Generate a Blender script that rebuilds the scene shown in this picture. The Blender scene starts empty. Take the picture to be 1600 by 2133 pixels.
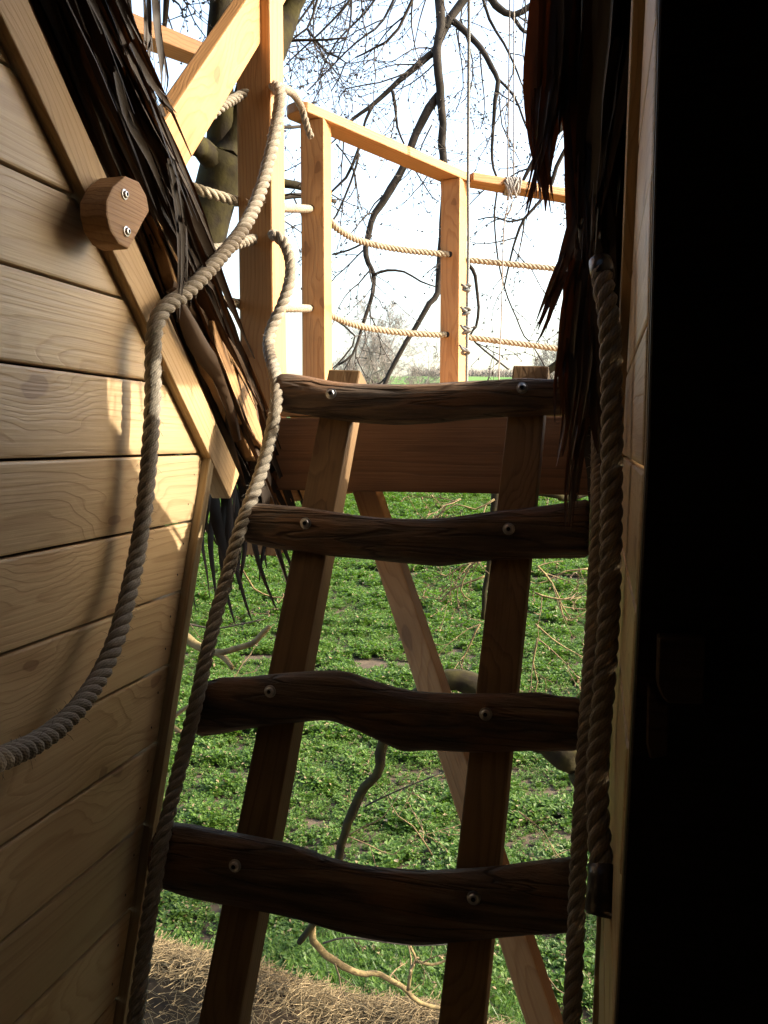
import bpy, bmesh, math, random
from mathutils import Vector, Matrix, Quaternion, noise as mnoise

# ------------------------------------------------------------------ camera, sky, sun, exposure
SC = bpy.context.scene
COL = SC.collection
EYE = 4.0                                   # the eye is 4 m above the field
PITCH = math.atan((1066.5 - 920.0) / 1750.0)
cam_data = bpy.data.cameras.new('camera')
cam_data.sensor_fit = 'VERTICAL'
cam_data.sensor_height = 24.0
cam_data.sensor_width = 18.0
cam_data.lens = 24.0 * 1750.0 / 2133.0
cam_data.clip_start = 0.02
cam_data.clip_end = 3000.0
cam = bpy.data.objects.new('camera', cam_data)
COL.objects.link(cam)
cam.location = (0, 0, EYE)
cam.rotation_euler = (math.pi / 2 - PITCH, 0, 0)
SC.camera = cam

SUN_AZ = math.radians(91.0)                 # clockwise from the view direction
SUN_EL = math.radians(33.0)
world = bpy.data.worlds.new('World')
SC.world = world
world.use_nodes = True
wn = world.node_tree
wn.nodes.clear()
sky_node = wn.nodes.new('ShaderNodeTexSky')
sky_node.sky_type = 'NISHITA'
sky_node.sun_disc = False
sky_node.sun_elevation = SUN_EL
sky_node.sun_rotation = SUN_AZ
sky_node.air_density = 1.3
sky_node.dust_density = 5.5
sky_node.ozone_density = 0.5
bg = wn.nodes.new('ShaderNodeBackground')
bg.inputs['Strength'].default_value = 0.14
wo = wn.nodes.new('ShaderNodeOutputWorld')
wn.links.new(sky_node.outputs[0], bg.inputs[0])
wn.links.new(bg.outputs[0], wo.inputs[0])

sun_data = bpy.data.lights.new('sun', 'SUN')
sun_data.energy = 2.1
sun_data.angle = math.radians(0.55)
sun_data.color = (1.0, 0.90, 0.74)
sun = bpy.data.objects.new('sun', sun_data)
COL.objects.link(sun)
SUN_DIR = Vector((math.cos(SUN_EL) * math.sin(SUN_AZ), math.cos(SUN_EL) * math.cos(SUN_AZ), math.sin(SUN_EL)))
sun.rotation_euler = SUN_DIR.to_track_quat('Z', 'Y').to_euler()
sun.location = (6, 2, 12)

SC.view_settings.view_transform = 'Standard'
SC.view_settings.look = 'None'
SC.view_settings.gamma = 1.0
SC.view_settings.use_curve_mapping = False
SC.view_settings.exposure = 2.4
SC.render.engine = 'CYCLES'
SC.cycles.max_bounces = 8
SC.cycles.diffuse_bounces = 5
SC.cycles.transparent_max_bounces = 6
SC.cycles.use_denoising = True
SC.cycles.sample_clamp_indirect = 4.0

# ------------------------------------------------------------------ survey helpers
FPX = 1750.0
cF = Vector((0, math.cos(PITCH), -math.sin(PITCH)))
cU = Vector((0, math.sin(PITCH), math.cos(PITCH)))
YAW = math.radians(14.4)                    # the hut's axis points this far right
hA = Vector((math.sin(YAW), math.cos(YAW), 0))      # t: outwards through the doorway
hR = Vector((math.cos(YAW), -math.sin(YAW), 0))     # r: to the right
UP = Vector((0, 0, 1))
O = Vector((0, 0, EYE))


def ray(px, py):
    return cF + Vector((1, 0, 0)) * ((px - 800) / FPX) + cU * ((1066.5 - py) / FPX)


def P(px, py, d):
    "point seen at a pixel at forward distance d"
    v = ray(px, py)
    return O + v * (d / v.y)


def Vr(px, py, r):
    "point seen at a pixel on the hut plane r"
    v = ray(px, py)
    return O + v * (r / v.dot(hR))


def Qt(px, py, t):
    v = ray(px, py)
    return O + v * (t / v.dot(hA))


def H(t, r, z):
    return hA * t + hR * r + UP * (EYE + z)


def toh(p):
    q = p - O
    return q.dot(hA), q.dot(hR), q.z


def smooth(a, b, x):
    t = max(0.0, min(1.0, (x - a) / (b - a)))
    return t * t * (3 - 2 * t)


# ------------------------------------------------------------------ object helpers
def tag(o, label=None, cat=None, group=None, kind=None):
    if label:
        o['label'] = label
    if cat:
        o['category'] = cat
    if group:
        o['group'] = group
    if kind:
        o['kind'] = kind
    return o


def empty(name, loc, label, cat, group=None):
    o = bpy.data.objects.new(name, None)
    COL.objects.link(o)
    o.location = loc
    o.empty_display_size = 0.1
    return tag(o, label, cat, group)


def link(name, me, mat, parent=None, matrix=None):
    o = bpy.data.objects.new(name, me)
    COL.objects.link(o)
    if mat is not None and len(me.materials) == 0:
        me.materials.append(mat)
    if parent is not None:
        o.parent = parent
        pm = WM[parent.name]
        o.matrix_parent_inverse = pm.inverted()
    m = matrix if matrix is not None else Matrix.Identity(4)
    o.matrix_basis = m
    WM[o.name] = m
    return o


WM = {}


def thing(name, loc, label, cat, group=None):
    o = empty(name, loc, label, cat, group)
    WM[o.name] = Matrix.Translation(loc)
    return o


def frame(origin, x, y):
    x = x.normalized()
    z = x.cross(y).normalized()
    y = z.cross(x).normalized()
    m = Matrix((x, y, z)).transposed().to_4x4()
    m.translation = origin
    return m


def prism(name, outline, z0, z1, origin, x, y, mat, parent=None, bevel=0.003, seg=1):
    "outline in the local x/y plane, thickness along local z"
    bm = bmesh.new()
    a = [bm.verts.new((p[0], p[1], z0)) for p in outline]
    b = [bm.verts.new((p[0], p[1], z1)) for p in outline]
    n = len(outline)
    bm.faces.new(list(reversed(a)))
    bm.faces.new(b)
    for i in range(n):
        j = (i + 1) % n
        bm.faces.new((a[i], a[j], b[j], b[i]))
    bmesh.ops.recalc_face_normals(bm, faces=bm.faces[:])
    if bevel > 0:
        bmesh.ops.bevel(bm, geom=bm.edges[:], offset=bevel, segments=seg, affect='EDGES', profile=0.6)
    me = bpy.data.meshes.new(name)
    bm.to_mesh(me)
    bm.free()
    return link(name, me, mat, parent, frame(origin, x, y))


def timber(name, p0, p1, side, w, th, mat, parent=None, bevel=0.004):
    "a straight squared timber from p0 to p1; side = direction of the width w; th = the other size"
    x = (p1 - p0)
    L = x.length
    s = side - x.normalized() * side.dot(x.normalized())
    return prism(name, [(0, -w / 2), (L, -w / 2), (L, w / 2), (0, w / 2)], -th / 2, th / 2, p0, x, s, mat, parent, bevel, 2)


class MB:
    def __init__(self):
        self.v = []
        self.f = []
        self.uv = []
        self.mi = []

    def face(self, idx, uv=None, mi=0):
        self.f.append(idx)
        self.uv.append(uv)
        self.mi.append(mi)

    def build(self, name, mat, parent=None, smooth=True, mats=None):
        me = bpy.data.meshes.new(name)
        me.from_pydata([tuple(p) for p in self.v], [], self.f)
        if smooth:
            me.polygons.foreach_set('use_smooth', [True] * len(me.polygons))
        if any(u is not None for u in self.uv):
            lay = me.uv_layers.new(name='UVMap')
            flat = []
            for f, u in zip(self.f, self.uv):
                for k in range(len(f)):
                    flat.extend(u[k] if u else (0, 0))
            lay.data.foreach_set('uv', flat)
        if mats:
            for m in mats:
                me.materials.append(m)
            me.polygons.foreach_set('material_index', self.mi)
        me.update()
        return link(name, me, mat, parent)

    def tube(self, pts, rad, sides=6, uvu=None, cap=True, squash=None, mi=0):
        "tube along points; rad list; parallel transport frames"
        n = len(pts)
        base = len(self.v)
        tans = []
        for i in range(n):
            a = pts[max(i - 1, 0)]
            b = pts[min(i + 1, n - 1)]
            t = (b - a)
            tans.append(t.normalized() if t.length > 1e-9 else Vector((0, 0, 1)))
        ref = Vector((0, 0, 1)) if abs(tans[0].z) < 0.9 else Vector((1, 0, 0))
        nrm = (ref - tans[0] * ref.dot(tans[0])).normalized()
        L = 0.0
        for i in range(n):
            if i:
                L += (pts[i] - pts[i - 1]).length
                nrm = (nrm - tans[i] * nrm.dot(tans[i]))
                nrm = nrm.normalized() if nrm.length > 1e-6 else tans[i].orthogonal().normalized()
            bi = tans[i].cross(nrm)
            for k in range(sides):
                a = 2 * math.pi * k / sides
                self.v.append(pts[i] + (nrm * math.cos(a) + bi * math.sin(a)) * rad[i])
            if i:
                for k in range(sides):
                    k2 = (k + 1) % sides
                    q = base + (i - 1) * sides
                    self.face((q + k, q + k2, q + sides + k2, q + sides + k),
                              ((L, k / sides), (L, (k + 1) / sides), (L, (k + 1) / sides), (L, k / sides)) if uvu else None, mi)
        if cap:
            self.face(tuple(base + k for k in reversed(range(sides))), None, mi)
            self.face(tuple(base + (n - 1) * sides + k for k in range(sides)), None, mi)

    def blade(self, pts, w, side, fold=0.35, taper=1.0, tip=0.15, twist=0.0):
        "a long folded leaf strip"
        n = len(pts)
        base = len(self.v)
        for i in range(n):
            a = pts[max(i - 1, 0)]
            b = pts[min(i + 1, n - 1)]
            t = (b - a).normalized()
            s = (side - t * side.dot(t))
            s = s.normalized() if s.length > 1e-5 else t.orthogonal().normalized()
            if twist:
                s = Quaternion(t, twist * i / (n - 1)) @ s
            nn = t.cross(s)
            u = i / (n - 1)
            ww = w * (1 - (1 - tip) * max(0.0, (u - 0.35) / 0.65) ** taper) * min(1.0, 0.6 + u * 2)
            self.v.append(pts[i] - s * ww / 2 + nn * ww * fold)
            self.v.append(pts[i])
            self.v.append(pts[i] + s * ww / 2 + nn * ww * fold)
            if i:
                q = base + (i - 1) * 3
                self.face((q, q + 1, q + 4, q + 3))
                self.face((q + 1, q + 2, q + 5, q + 4))


def spline(ctrl, step=0.03, rads=None):
    "Catmull-Rom through control points; returns points (and radii)"
    out, ro = [], []
    n = len(ctrl)
    for i in range(n - 1):
        p0, p1, p2, p3 = ctrl[max(i - 1, 0)], ctrl[i], ctrl[i + 1], ctrl[min(i + 2, n - 1)]
        m = max(2, int((p2 - p1).length / step))
        for k in range(m):
            t = k / m
            t2, t3 = t * t, t * t * t
            out.append(0.5 * (2 * p1 + (p2 - p0) * t + (2 * p0 - 5 * p1 + 4 * p2 - p3) * t2 + (3 * p1 - p0 - 3 * p2 + p3) * t3))
            if rads:
                ro.append(rads[i] * (1 - t) + rads[i + 1] * t)
    out.append(ctrl[-1].copy())
    if rads:
        ro.append(rads[-1])
        return out, ro
    return out


def resample(pts, step):
    out = [pts[0].copy()]
    acc = 0.0
    for i in range(1, len(pts)):
        a, b = pts[i - 1], pts[i]
        L = (b - a).length
        if L < 1e-9:
            continue
        d = step - acc
        while d <= L:
            out.append(a.lerp(b, d / L))
            d += step
        acc = L - (d - step)
    if (out[-1] - pts[-1]).length > step * 0.3:
        out.append(pts[-1].copy())
    return out


def rope_mesh(name, ctrl, R, mat, parent=None, lay=2.2, detail=12, sides=7, strands=3, hand=1):
    "a laid rope: three strands twisted round the curve, each strand a ribbed tube"
    mid = resample(spline(ctrl, 0.015), 2 * R * lay / detail)
    n = len(mid)
    tans = [(mid[min(i + 1, n - 1)] - mid[max(i - 1, 0)]).normalized() for i in range(n)]
    ref = Vector((1, 0, 0)) if abs(tans[0].x) < 0.9 else Vector((0, 1, 0))
    nrm = (ref - tans[0] * ref.dot(tans[0])).normalized()
    nr = []
    for i in range(n):
        nrm = nrm - tans[i] * nrm.dot(tans[i])
        nrm = nrm.normalized() if nrm.length > 1e-6 else tans[i].orthogonal().normalized()
        nr.append(nrm)
    mb = MB()
    rs = R * 0.53
    off = R * 0.50
    for s in range(strands):
        pts = []
        for i in range(n):
            a = hand * 2 * math.pi * i / detail + s * 2 * math.pi / strands
            bi = tans[i].cross(nr[i])
            pts.append(mid[i] + (nr[i] * math.cos(a) + bi * math.sin(a)) * off)
        mb.tube(pts, [rs * (1 + 0.07 * mnoise.noise(mid[i] * 22 + Vector((s * 5, 0, 0)))) for i in range(n)], sides, uvu=True)
    o = mb.build(name, mat, parent)
    if R > 0.0139:
        fb = MB()
        rf_ = random.Random(len(mid))
        for i in range(0, n, 2):
            for q in range(2):
                a = rf_.uniform(0, 6.28)
                dv = nr[i] * math.cos(a) + tans[i].cross(nr[i]) * math.sin(a)
                p = mid[i] + dv * R * 0.95
                e = (dv + tans[i] * rf_.uniform(-1.6, 1.6)).normalized()
                Lf = rf_.uniform(0.004, 0.014)
                fb.tube([p, p + e * Lf * 0.6, p + e * Lf + Vector((0, 0, -0.2 * Lf))], [0.00028, 0.00025, 0.00015], 3, cap=False)
        if parent is None:
            f_ = fb.build('loose_fibres', mat, o)
            f_['kind'] = 'stuff'
    return o


# ------------------------------------------------------------------ materials
def new_mat(name):
    m = bpy.data.materials.new(name)
    m.use_nodes = True
    nt = m.node_tree
    nt.nodes.clear()
    out = nt.nodes.new('ShaderNodeOutputMaterial')
    bs = nt.nodes.new('ShaderNodeBsdfPrincipled')
    nt.links.new(bs.outputs[0], out.inputs[0])
    return m, nt, bs, out


def N(nt, typ, **kw):
    n = nt.nodes.new(typ)
    for k, v in kw.items():
        setattr(n, k, v)
    return n


def ramp(nt, stops):
    r = nt.nodes.new('ShaderNodeValToRGB')
    el = r.color_ramp.elements
    while len(el) > 1:
        el.remove(el[-1])
    el[0].position = stops[0][0]
    el[0].color = (*stops[0][1], 1)
    for p, c in stops[1:]:
        e = el.new(p)
        e.color = (*c, 1)
    return r


def math_n(nt, op, a=None, b=None, clamp=False):
    n = nt.nodes.new('ShaderNodeMath')
    n.operation = op
    n.use_clamp = clamp
    for i, v in enumerate((a, b)):
        if v is None:
            continue
        if isinstance(v, (int, float)):
            n.inputs[i].default_value = v
        else:
            nt.links.new(v, n.inputs[i])
    return n.outputs[0]


def mixc(nt, fac, a, b, mode='MIX'):
    n = nt.nodes.new('ShaderNodeMix')
    n.data_type = 'RGBA'
    n.blend_type = mode
    for sock, v in ((n.inputs[0], fac), (n.inputs[6], a), (n.inputs[7], b)):
        if isinstance(v, (int, float)):
            sock.default_value = v
        elif isinstance(v, tuple):
            sock.default_value = (*v, 1)
        else:
            nt.links.new(v, sock)
    return n.outputs[2]


def wood(name, light, dark, knot=(0.10, 0.045, 0.02), rings=26.0, rough=0.62, knots=1.0, stain=0.35, bump=0.25, spec=0.3):
    m, nt, bs, out = new_mat(name)
    L = nt.links.new
    tc = N(nt, 'ShaderNodeTexCoord')
    oi = N(nt, 'ShaderNodeObjectInfo')
    rnd = math_n(nt, 'MULTIPLY', oi.outputs['Random'], 37.0)
    cmb = N(nt, 'ShaderNodeCombineXYZ')
    L(rnd, cmb.inputs[0])
    L(math_n(nt, 'MULTIPLY', math_n(nt, 'SINE', rnd), 0.06), cmb.inputs[1])
    L(math_n(nt, 'ADD', math_n(nt, 'MULTIPLY', math_n(nt, 'COSINE', rnd), 0.03), 0.055), cmb.inputs[2])
    add = N(nt, 'ShaderNodeVectorMath', operation='ADD')
    L(tc.outputs['Object'], add.inputs[0])
    L(cmb.outputs[0], add.inputs[1])
    # knots
    mk = N(nt, 'ShaderNodeVectorMath', operation='MULTIPLY')
    mk.inputs[1].default_value = (2.3, 4.2, 0.8)
    L(add.outputs[0], mk.inputs[0])
    nk = N(nt, 'ShaderNodeTexNoise')
    nk.inputs['Scale'].default_value = 3.0
    L(mk.outputs[0], nk.inputs['Vector'])
    mk2 = N(nt, 'ShaderNodeVectorMath', operation='MULTIPLY_ADD')
    L(nk.outputs['Color'], mk2.inputs[0])
    mk2.inputs[1].default_value = (0.34, 0.34, 0.34)
    L(mk.outputs[0], mk2.inputs[2])
    vo = N(nt, 'ShaderNodeTexVoronoi', voronoi_dimensions='2D')
    vo.inputs['Scale'].default_value = 1.0
    L(mk2.outputs[0], vo.inputs['Vector'])
    kd = vo.outputs['Distance']
    near = N(nt, 'ShaderNodeMapRange', interpolation_type='SMOOTHERSTEP')
    near.inputs[1].default_value = 0.0
    near.inputs[2].default_value = 0.5
    near.inputs[3].default_value = 1.0
    near.inputs[4].default_value = 0.0
    L(kd, near.inputs[0])
    # ring coordinates
    st = N(nt, 'ShaderNodeVectorMath', operation='MULTIPLY')
    st.inputs[1].default_value = (0.10, 1.0, 1.0)
    L(add.outputs[0], st.inputs[0])
    nz = N(nt, 'ShaderNodeTexNoise')
    nz.inputs['Scale'].default_value = 9.0
    nz.inputs['Detail'].default_value = 3.0
    L(st.outputs[0], nz.inputs['Vector'])
    ad2 = N(nt, 'ShaderNodeVectorMath', operation='MULTIPLY_ADD')
    L(nz.outputs['Color'], ad2.inputs[0])
    ad2.inputs[1].default_value = (0.0, 0.05, 0.05)
    L(st.outputs[0], ad2.inputs[2])
    kb = N(nt, 'ShaderNodeCombineXYZ')
    L(math_n(nt, 'MULTIPLY', near.outputs[0], 0.022 * knots), kb.inputs[1])
    L(math_n(nt, 'MULTIPLY', near.outputs[0], 0.03 * knots), kb.inputs[2])
    ad3 = N(nt, 'ShaderNodeVectorMath', operation='ADD')
    L(ad2.outputs[0], ad3.inputs[0])
    L(kb.outputs[0], ad3.inputs[1])
    wv = N(nt, 'ShaderNodeTexWave', wave_type='RINGS', rings_direction='X', wave_profile='SAW')
    wv.inputs['Scale'].default_value = rings
    wv.inputs['Distortion'].default_value = 0.4
    wv.inputs['Detail Scale'].default_value = 4.0
    L(ad3.outputs[0], wv.inputs['Vector'])
    rr = ramp(nt, [(0.0, (0, 0, 0)), (0.55, (0.12, 0.12, 0.12)), (0.9, (1, 1, 1)), (1.0, (0.2, 0.2, 0.2))])
    L(wv.outputs['Fac'], rr.inputs[0])
    # fibre
    fb = N(nt, 'ShaderNodeVectorMath', operation='MULTIPLY')
    fb.inputs[1].default_value = (5.0, 190.0, 190.0)
    L(add.outputs[0], fb.inputs[0])
    nf = N(nt, 'ShaderNodeTexNoise')
    nf.inputs['Scale'].default_value = 1.0
    nf.inputs['Detail'].default_value = 4.0
    L(fb.outputs[0], nf.inputs['Vector'])
    big = N(nt, 'ShaderNodeTexNoise')
    big.inputs['Scale'].default_value = 5.0
    big.inputs['Detail'].default_value = 3.0
    L(add.outputs[0], big.inputs['Vector'])
    fac = math_n(nt, 'MULTIPLY', rr.outputs[0], 0.55)
    fac = math_n(nt, 'ADD', fac, math_n(nt, 'MULTIPLY', math_n(nt, 'SUBTRACT', nf.outputs['Fac'], 0.5), 0.9), clamp=True)
    c = mixc(nt, fac, light, dark)
    bl = N(nt, 'ShaderNodeMapRange')
    bl.inputs[1].default_value = 0.48
    bl.inputs[2].default_value = 0.75
    bl.inputs[3].default_value = 0.0
    bl.inputs[4].default_value = stain
    L(big.outputs['Fac'], bl.inputs[0])
    c = mixc(nt, bl.outputs[0], c, tuple(v * 0.55 for v in dark))
    halo = N(nt, 'ShaderNodeMapRange', interpolation_type='SMOOTHSTEP')
    halo.inputs[1].default_value = 0.06
    halo.inputs[2].default_value = 0.20
    halo.inputs[3].default_value = 0.55 * min(1, knots)
    halo.inputs[4].default_value = 0.0
    L(kd, halo.inputs[0])
    c = mixc(nt, halo.outputs[0], c, dark)
    kk = N(nt, 'ShaderNodeMapRange', interpolation_type='SMOOTHSTEP')
    kk.inputs[1].default_value = 0.045
    kk.inputs[2].default_value = 0.062
    kk.inputs[3].default_value = 0.62 * min(1, knots)
    kk.inputs[4].default_value = 0.0
    L(kd, kk.inputs[0])
    c = mixc(nt, kk.outputs[0], c, knot)
    vary = math_n(nt, 'ADD', math_n(nt, 'MULTIPLY', oi.outputs['Random'], 0.30), 0.84)
    hs = N(nt, 'ShaderNodeHueSaturation')
    L(vary, hs.inputs['Value'])
    L(c, hs.inputs['Color'])
    L(hs.outputs[0], bs.inputs['Base Color'])
    bs.inputs['Roughness'].default_value = rough
    bs.inputs['Specular IOR Level'].default_value = spec
    bp = N(nt, 'ShaderNodeBump')
    bp.inputs['Strength'].default_value = bump
    bp.inputs['Distance'].default_value = 0.004
    hgt = math_n(nt, 'ADD', nf.outputs['Fac'], math_n(nt, 'MULTIPLY', rr.outputs[0], -0.4))
    L(hgt, bp.inputs['Height'])
    L(bp.outputs[0], bs.inputs['Normal'])
    return m


def plain(name, col, rough=0.7, metal=0.0, spec=0.4, var=0.0, scale=8.0, bump=0.0, col2=None):
    m, nt, bs, out = new_mat(name)
    L = nt.links.new
    tc = N(nt, 'ShaderNodeTexCoord')
    nz = N(nt, 'ShaderNodeTexNoise')
    nz.inputs['Scale'].default_value = scale
    nz.inputs['Detail'].default_value = 5.0
    L(tc.outputs['Object'], nz.inputs['Vector'])
    c2 = col2 if col2 else tuple(v * (1 - var) for v in col)
    rp = ramp(nt, [(0.35, c2), (0.65, col)])
    L(nz.outputs['Fac'], rp.inputs[0])
    L(rp.outputs[0], bs.inputs['Base Color'])
    bs.inputs['Roughness'].default_value = rough
    bs.inputs['Metallic'].default_value = metal
    bs.inputs['Specular IOR Level'].default_value = spec
    if bump:
        bp = N(nt, 'ShaderNodeBump')
        bp.inputs['Strength'].default_value = bump
        bp.inputs['Distance'].default_value = 0.01
        L(nz.outputs['Fac'], bp.inputs['Height'])
        L(bp.outputs[0], bs.inputs['Normal'])
    return m


def rope_mat(name, col, col2):
    m, nt, bs, out = new_mat(name)
    L = nt.links.new
    uv = N(nt, 'ShaderNodeUVMap')
    sep = N(nt, 'ShaderNodeSeparateXYZ')
    L(uv.outputs[0], sep.inputs[0])
    # yarns run round each strand
    ph = math_n(nt, 'ADD', math_n(nt, 'MULTIPLY', sep.outputs[1], 75.4), math_n(nt, 'MULTIPLY', sep.outputs[0], -520.0))
    sn = math_n(nt, 'SINE', ph)
    tc = N(nt, 'ShaderNodeTexCoord')
    nz = N(nt, 'ShaderNodeTexNoise')
    nz.inputs['Scale'].default_value = 90.0
    nz.inputs['Detail'].default_value = 4.0
    L(tc.outputs['Object'], nz.inputs['Vector'])
    n2 = N(nt, 'ShaderNodeTexNoise')
    n2.inputs['Scale'].default_value = 5.0
    L(tc.outputs['Object'], n2.inputs['Vector'])
    f = math_n(nt, 'ADD', math_n(nt, 'MULTIPLY', sn, 0.16), math_n(nt, 'MULTIPLY', nz.outputs['Fac'], 0.7))
    f = math_n(nt, 'ADD', f, math_n(nt, 'MULTIPLY', math_n(nt, 'SUBTRACT', n2.outputs['Fac'], 0.5), 0.5), clamp=True)
    c = mixc(nt, f, col2, col)
    L(c, bs.inputs['Base Color'])
    bs.inputs['Roughness'].default_value = 0.75
    bs.inputs['Sheen Weight'].default_value = 0.15
    bp = N(nt, 'ShaderNodeBump')
    bp.inputs['Strength'].default_value = 0.55
    bp.inputs['Distance'].default_value = 0.003
    L(f, bp.inputs['Height'])
    L(bp.outputs[0], bs.inputs['Normal'])
    return m


def leafy(name, col, col2, trans, scale=6.0, rough=0.45, tw=0.35, spec=0.5):
    m, nt, bs, out = new_mat(name)
    L = nt.links.new
    geo = N(nt, 'ShaderNodeNewGeometry')
    nz = N(nt, 'ShaderNodeTexNoise')
    nz.inputs['Scale'].default_value = scale
    nz.inputs['Detail'].default_value = 3.0
    L(geo.outputs['Position'], nz.inputs['Vector'])
    f = math_n(nt, 'ADD', math_n(nt, 'MULTIPLY', geo.outputs['Random Per Island'], 0.6), math_n(nt, 'MULTIPLY', nz.outputs['Fac'], 0.5), clamp=True)
    c = mixc(nt, f, col, col2)
    L(c, bs.inputs['Base Color'])
    bs.inputs['Roughness'].default_value = rough
    bs.inputs['Specular IOR Level'].default_value = spec
    tr = N(nt, 'ShaderNodeBsdfTranslucent')
    tr.inputs[0].default_value = (*trans, 1)
    mx = N(nt, 'ShaderNodeMixShader')
    mx.inputs[0].default_value = tw
    L(bs.outputs[0], mx.inputs[1])
    L(tr.outputs[0], mx.inputs[2])
    L(mx.outputs[0], out.inputs[0])
    return m


M = {}
M['plank'] = wood('plank_wood', (0.49, 0.355, 0.195), (0.325, 0.20, 0.092), knot=(0.15, 0.068, 0.03), rings=30, stain=0.18, rough=0.47, spec=0.6)
M['trim'] = wood('trim_wood', (0.40, 0.30, 0.165), (0.25, 0.16, 0.075), knots=0.3, stain=0.15)
M['rafter'] = wood('rafter_wood', (0.38, 0.265, 0.14), (0.24, 0.15, 0.072), knots=0.6, stain=0.25, rings=30)
M['larch'] = wood('larch_wood', (0.44, 0.24, 0.10), (0.28, 0.13, 0.048), knots=0.7, stain=0.2, rings=34)
M['rail'] = wood('ladder_rail_wood', (0.195, 0.120, 0.056), (0.085, 0.047, 0.021), knots=0.8, stain=0.45, rings=36)
M['beam'] = wood('beam_wood', (0.165, 0.082, 0.038), (0.090, 0.042, 0.019), knots=0.4, stain=0.3, rings=20)
M['waney'] = wood('waney_wood', (0.34, 0.20, 0.09), (0.14, 0.07, 0.03), knots=0.4, stain=0.5, rings=20)
M['block'] = wood('block_wood', (0.36, 0.205, 0.09), (0.19, 0.095, 0.04), knots=0.0, stain=0.2, rings=40)
M['latch'] = wood('latch_wood', (0.13, 0.085, 0.048), (0.07, 0.042, 0.022), knots=0.0, stain=0.2, rings=40)
M['dark'] = wood('shade_dark_wood', (0.030, 0.020, 0.013), (0.014, 0.009, 0.006), knots=0.3, stain=0.3)  # darkness of the unlit interior put into the wood colour
M['darkboard'] = wood('dark_board', (0.07, 0.035, 0.018), (0.035, 0.016, 0.008), knots=0.3, stain=0.3)
M['rope'] = rope_mat('hemp_rope', (0.31, 0.27, 0.20), (0.125, 0.105, 0.078))
M['fence_rope'] = rope_mat('pale_rope', (0.37, 0.325, 0.235), (0.17, 0.145, 0.10))
M['cord'] = plain('grey_cord', (0.18, 0.20, 0.21), 0.7, var=0.3, scale=60)
M['white_cord'] = plain('white_cord', (0.27, 0.26, 0.25), 0.7, var=0.2, scale=60)
M['steel'] = plain('steel', (0.50, 0.51, 0.53), 0.34, metal=1.0, var=0.25, scale=40)
M['nail'] = plain('nail_head', (0.03, 0.025, 0.02), 0.6, metal=0.6)
M['socket'] = plain('socket_shade', (0.01, 0.01, 0.01), 0.6)  # near-black colour paints the shade inside bolt sockets and rope holes
M['tape'] = plain('black_tape', (0.016, 0.016, 0.018), 0.32, spec=0.6, var=0.4, scale=30, bump=0.4)
M['thatch'] = leafy('palm_thatch', (0.012, 0.008, 0.006), (0.036, 0.022, 0.013), (0.20, 0.05, 0.008), scale=9, rough=0.45, tw=0.13)
M['thatch_dark'] = leafy('shaded_thatch', (0.009, 0.007, 0.005), (0.034, 0.022, 0.014), (0.10, 0.03, 0.006), scale=9, rough=0.6, tw=0.05, spec=0.3)  # shade put into the colour: darker, less translucent copy of the thatch
M['sheath'] = leafy('palm_sheath', (0.035, 0.022, 0.013), (0.085, 0.050, 0.026), (0.20, 0.07, 0.015), scale=16, rough=0.6, tw=0.10, spec=0.3)
M['thatch_core'] = plain('thatch_core', (0.018, 0.012, 0.008), 0.95, var=0.5, scale=30, bump=0.6)
M['bark'] = plain('beech_bark', (0.046, 0.038, 0.031), 0.9, scale=10, spec=0.2, bump=0.8, col2=(0.020, 0.018, 0.014))
M['moss'] = plain('mossy_bark', (0.034, 0.030, 0.010), 0.95, scale=12, spec=0.15, bump=1.0, col2=(0.015, 0.012, 0.008))
M['palebark'] = plain('pale_bark', (0.19, 0.145, 0.062), 0.9, scale=22, bump=0.9, col2=(0.095, 0.070, 0.032))
M['twig'] = plain('twig_bark', (0.055, 0.044, 0.036), 0.85, var=0.4, scale=11)
M['budtwig'] = plain('budding_twig', (0.16, 0.11, 0.055), 0.8, var=0.45, scale=9)
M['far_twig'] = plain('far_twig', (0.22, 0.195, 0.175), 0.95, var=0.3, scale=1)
M['leaf'] = leafy('crop_leaf', (0.026, 0.064, 0.009), (0.080, 0.138, 0.019), (0.10, 0.23, 0.012), scale=1.3, rough=0.46, tw=0.30, spec=0.24)
M['grass'] = leafy('grass_blade', (0.045, 0.105, 0.016), (0.085, 0.155, 0.026), (0.13, 0.26, 0.03), scale=1.5, rough=0.4, tw=0.4)
M['straw'] = leafy('dry_straw', (0.13, 0.095, 0.052), (0.30, 0.235, 0.135), (0.18, 0.13, 0.07), scale=6, rough=0.7, tw=0.2, spec=0.2)
M['bank'] = plain('bank_soil', (0.062, 0.040, 0.020), 0.95, scale=9, bump=0.8, col2=(0.024, 0.015, 0.008))


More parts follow.
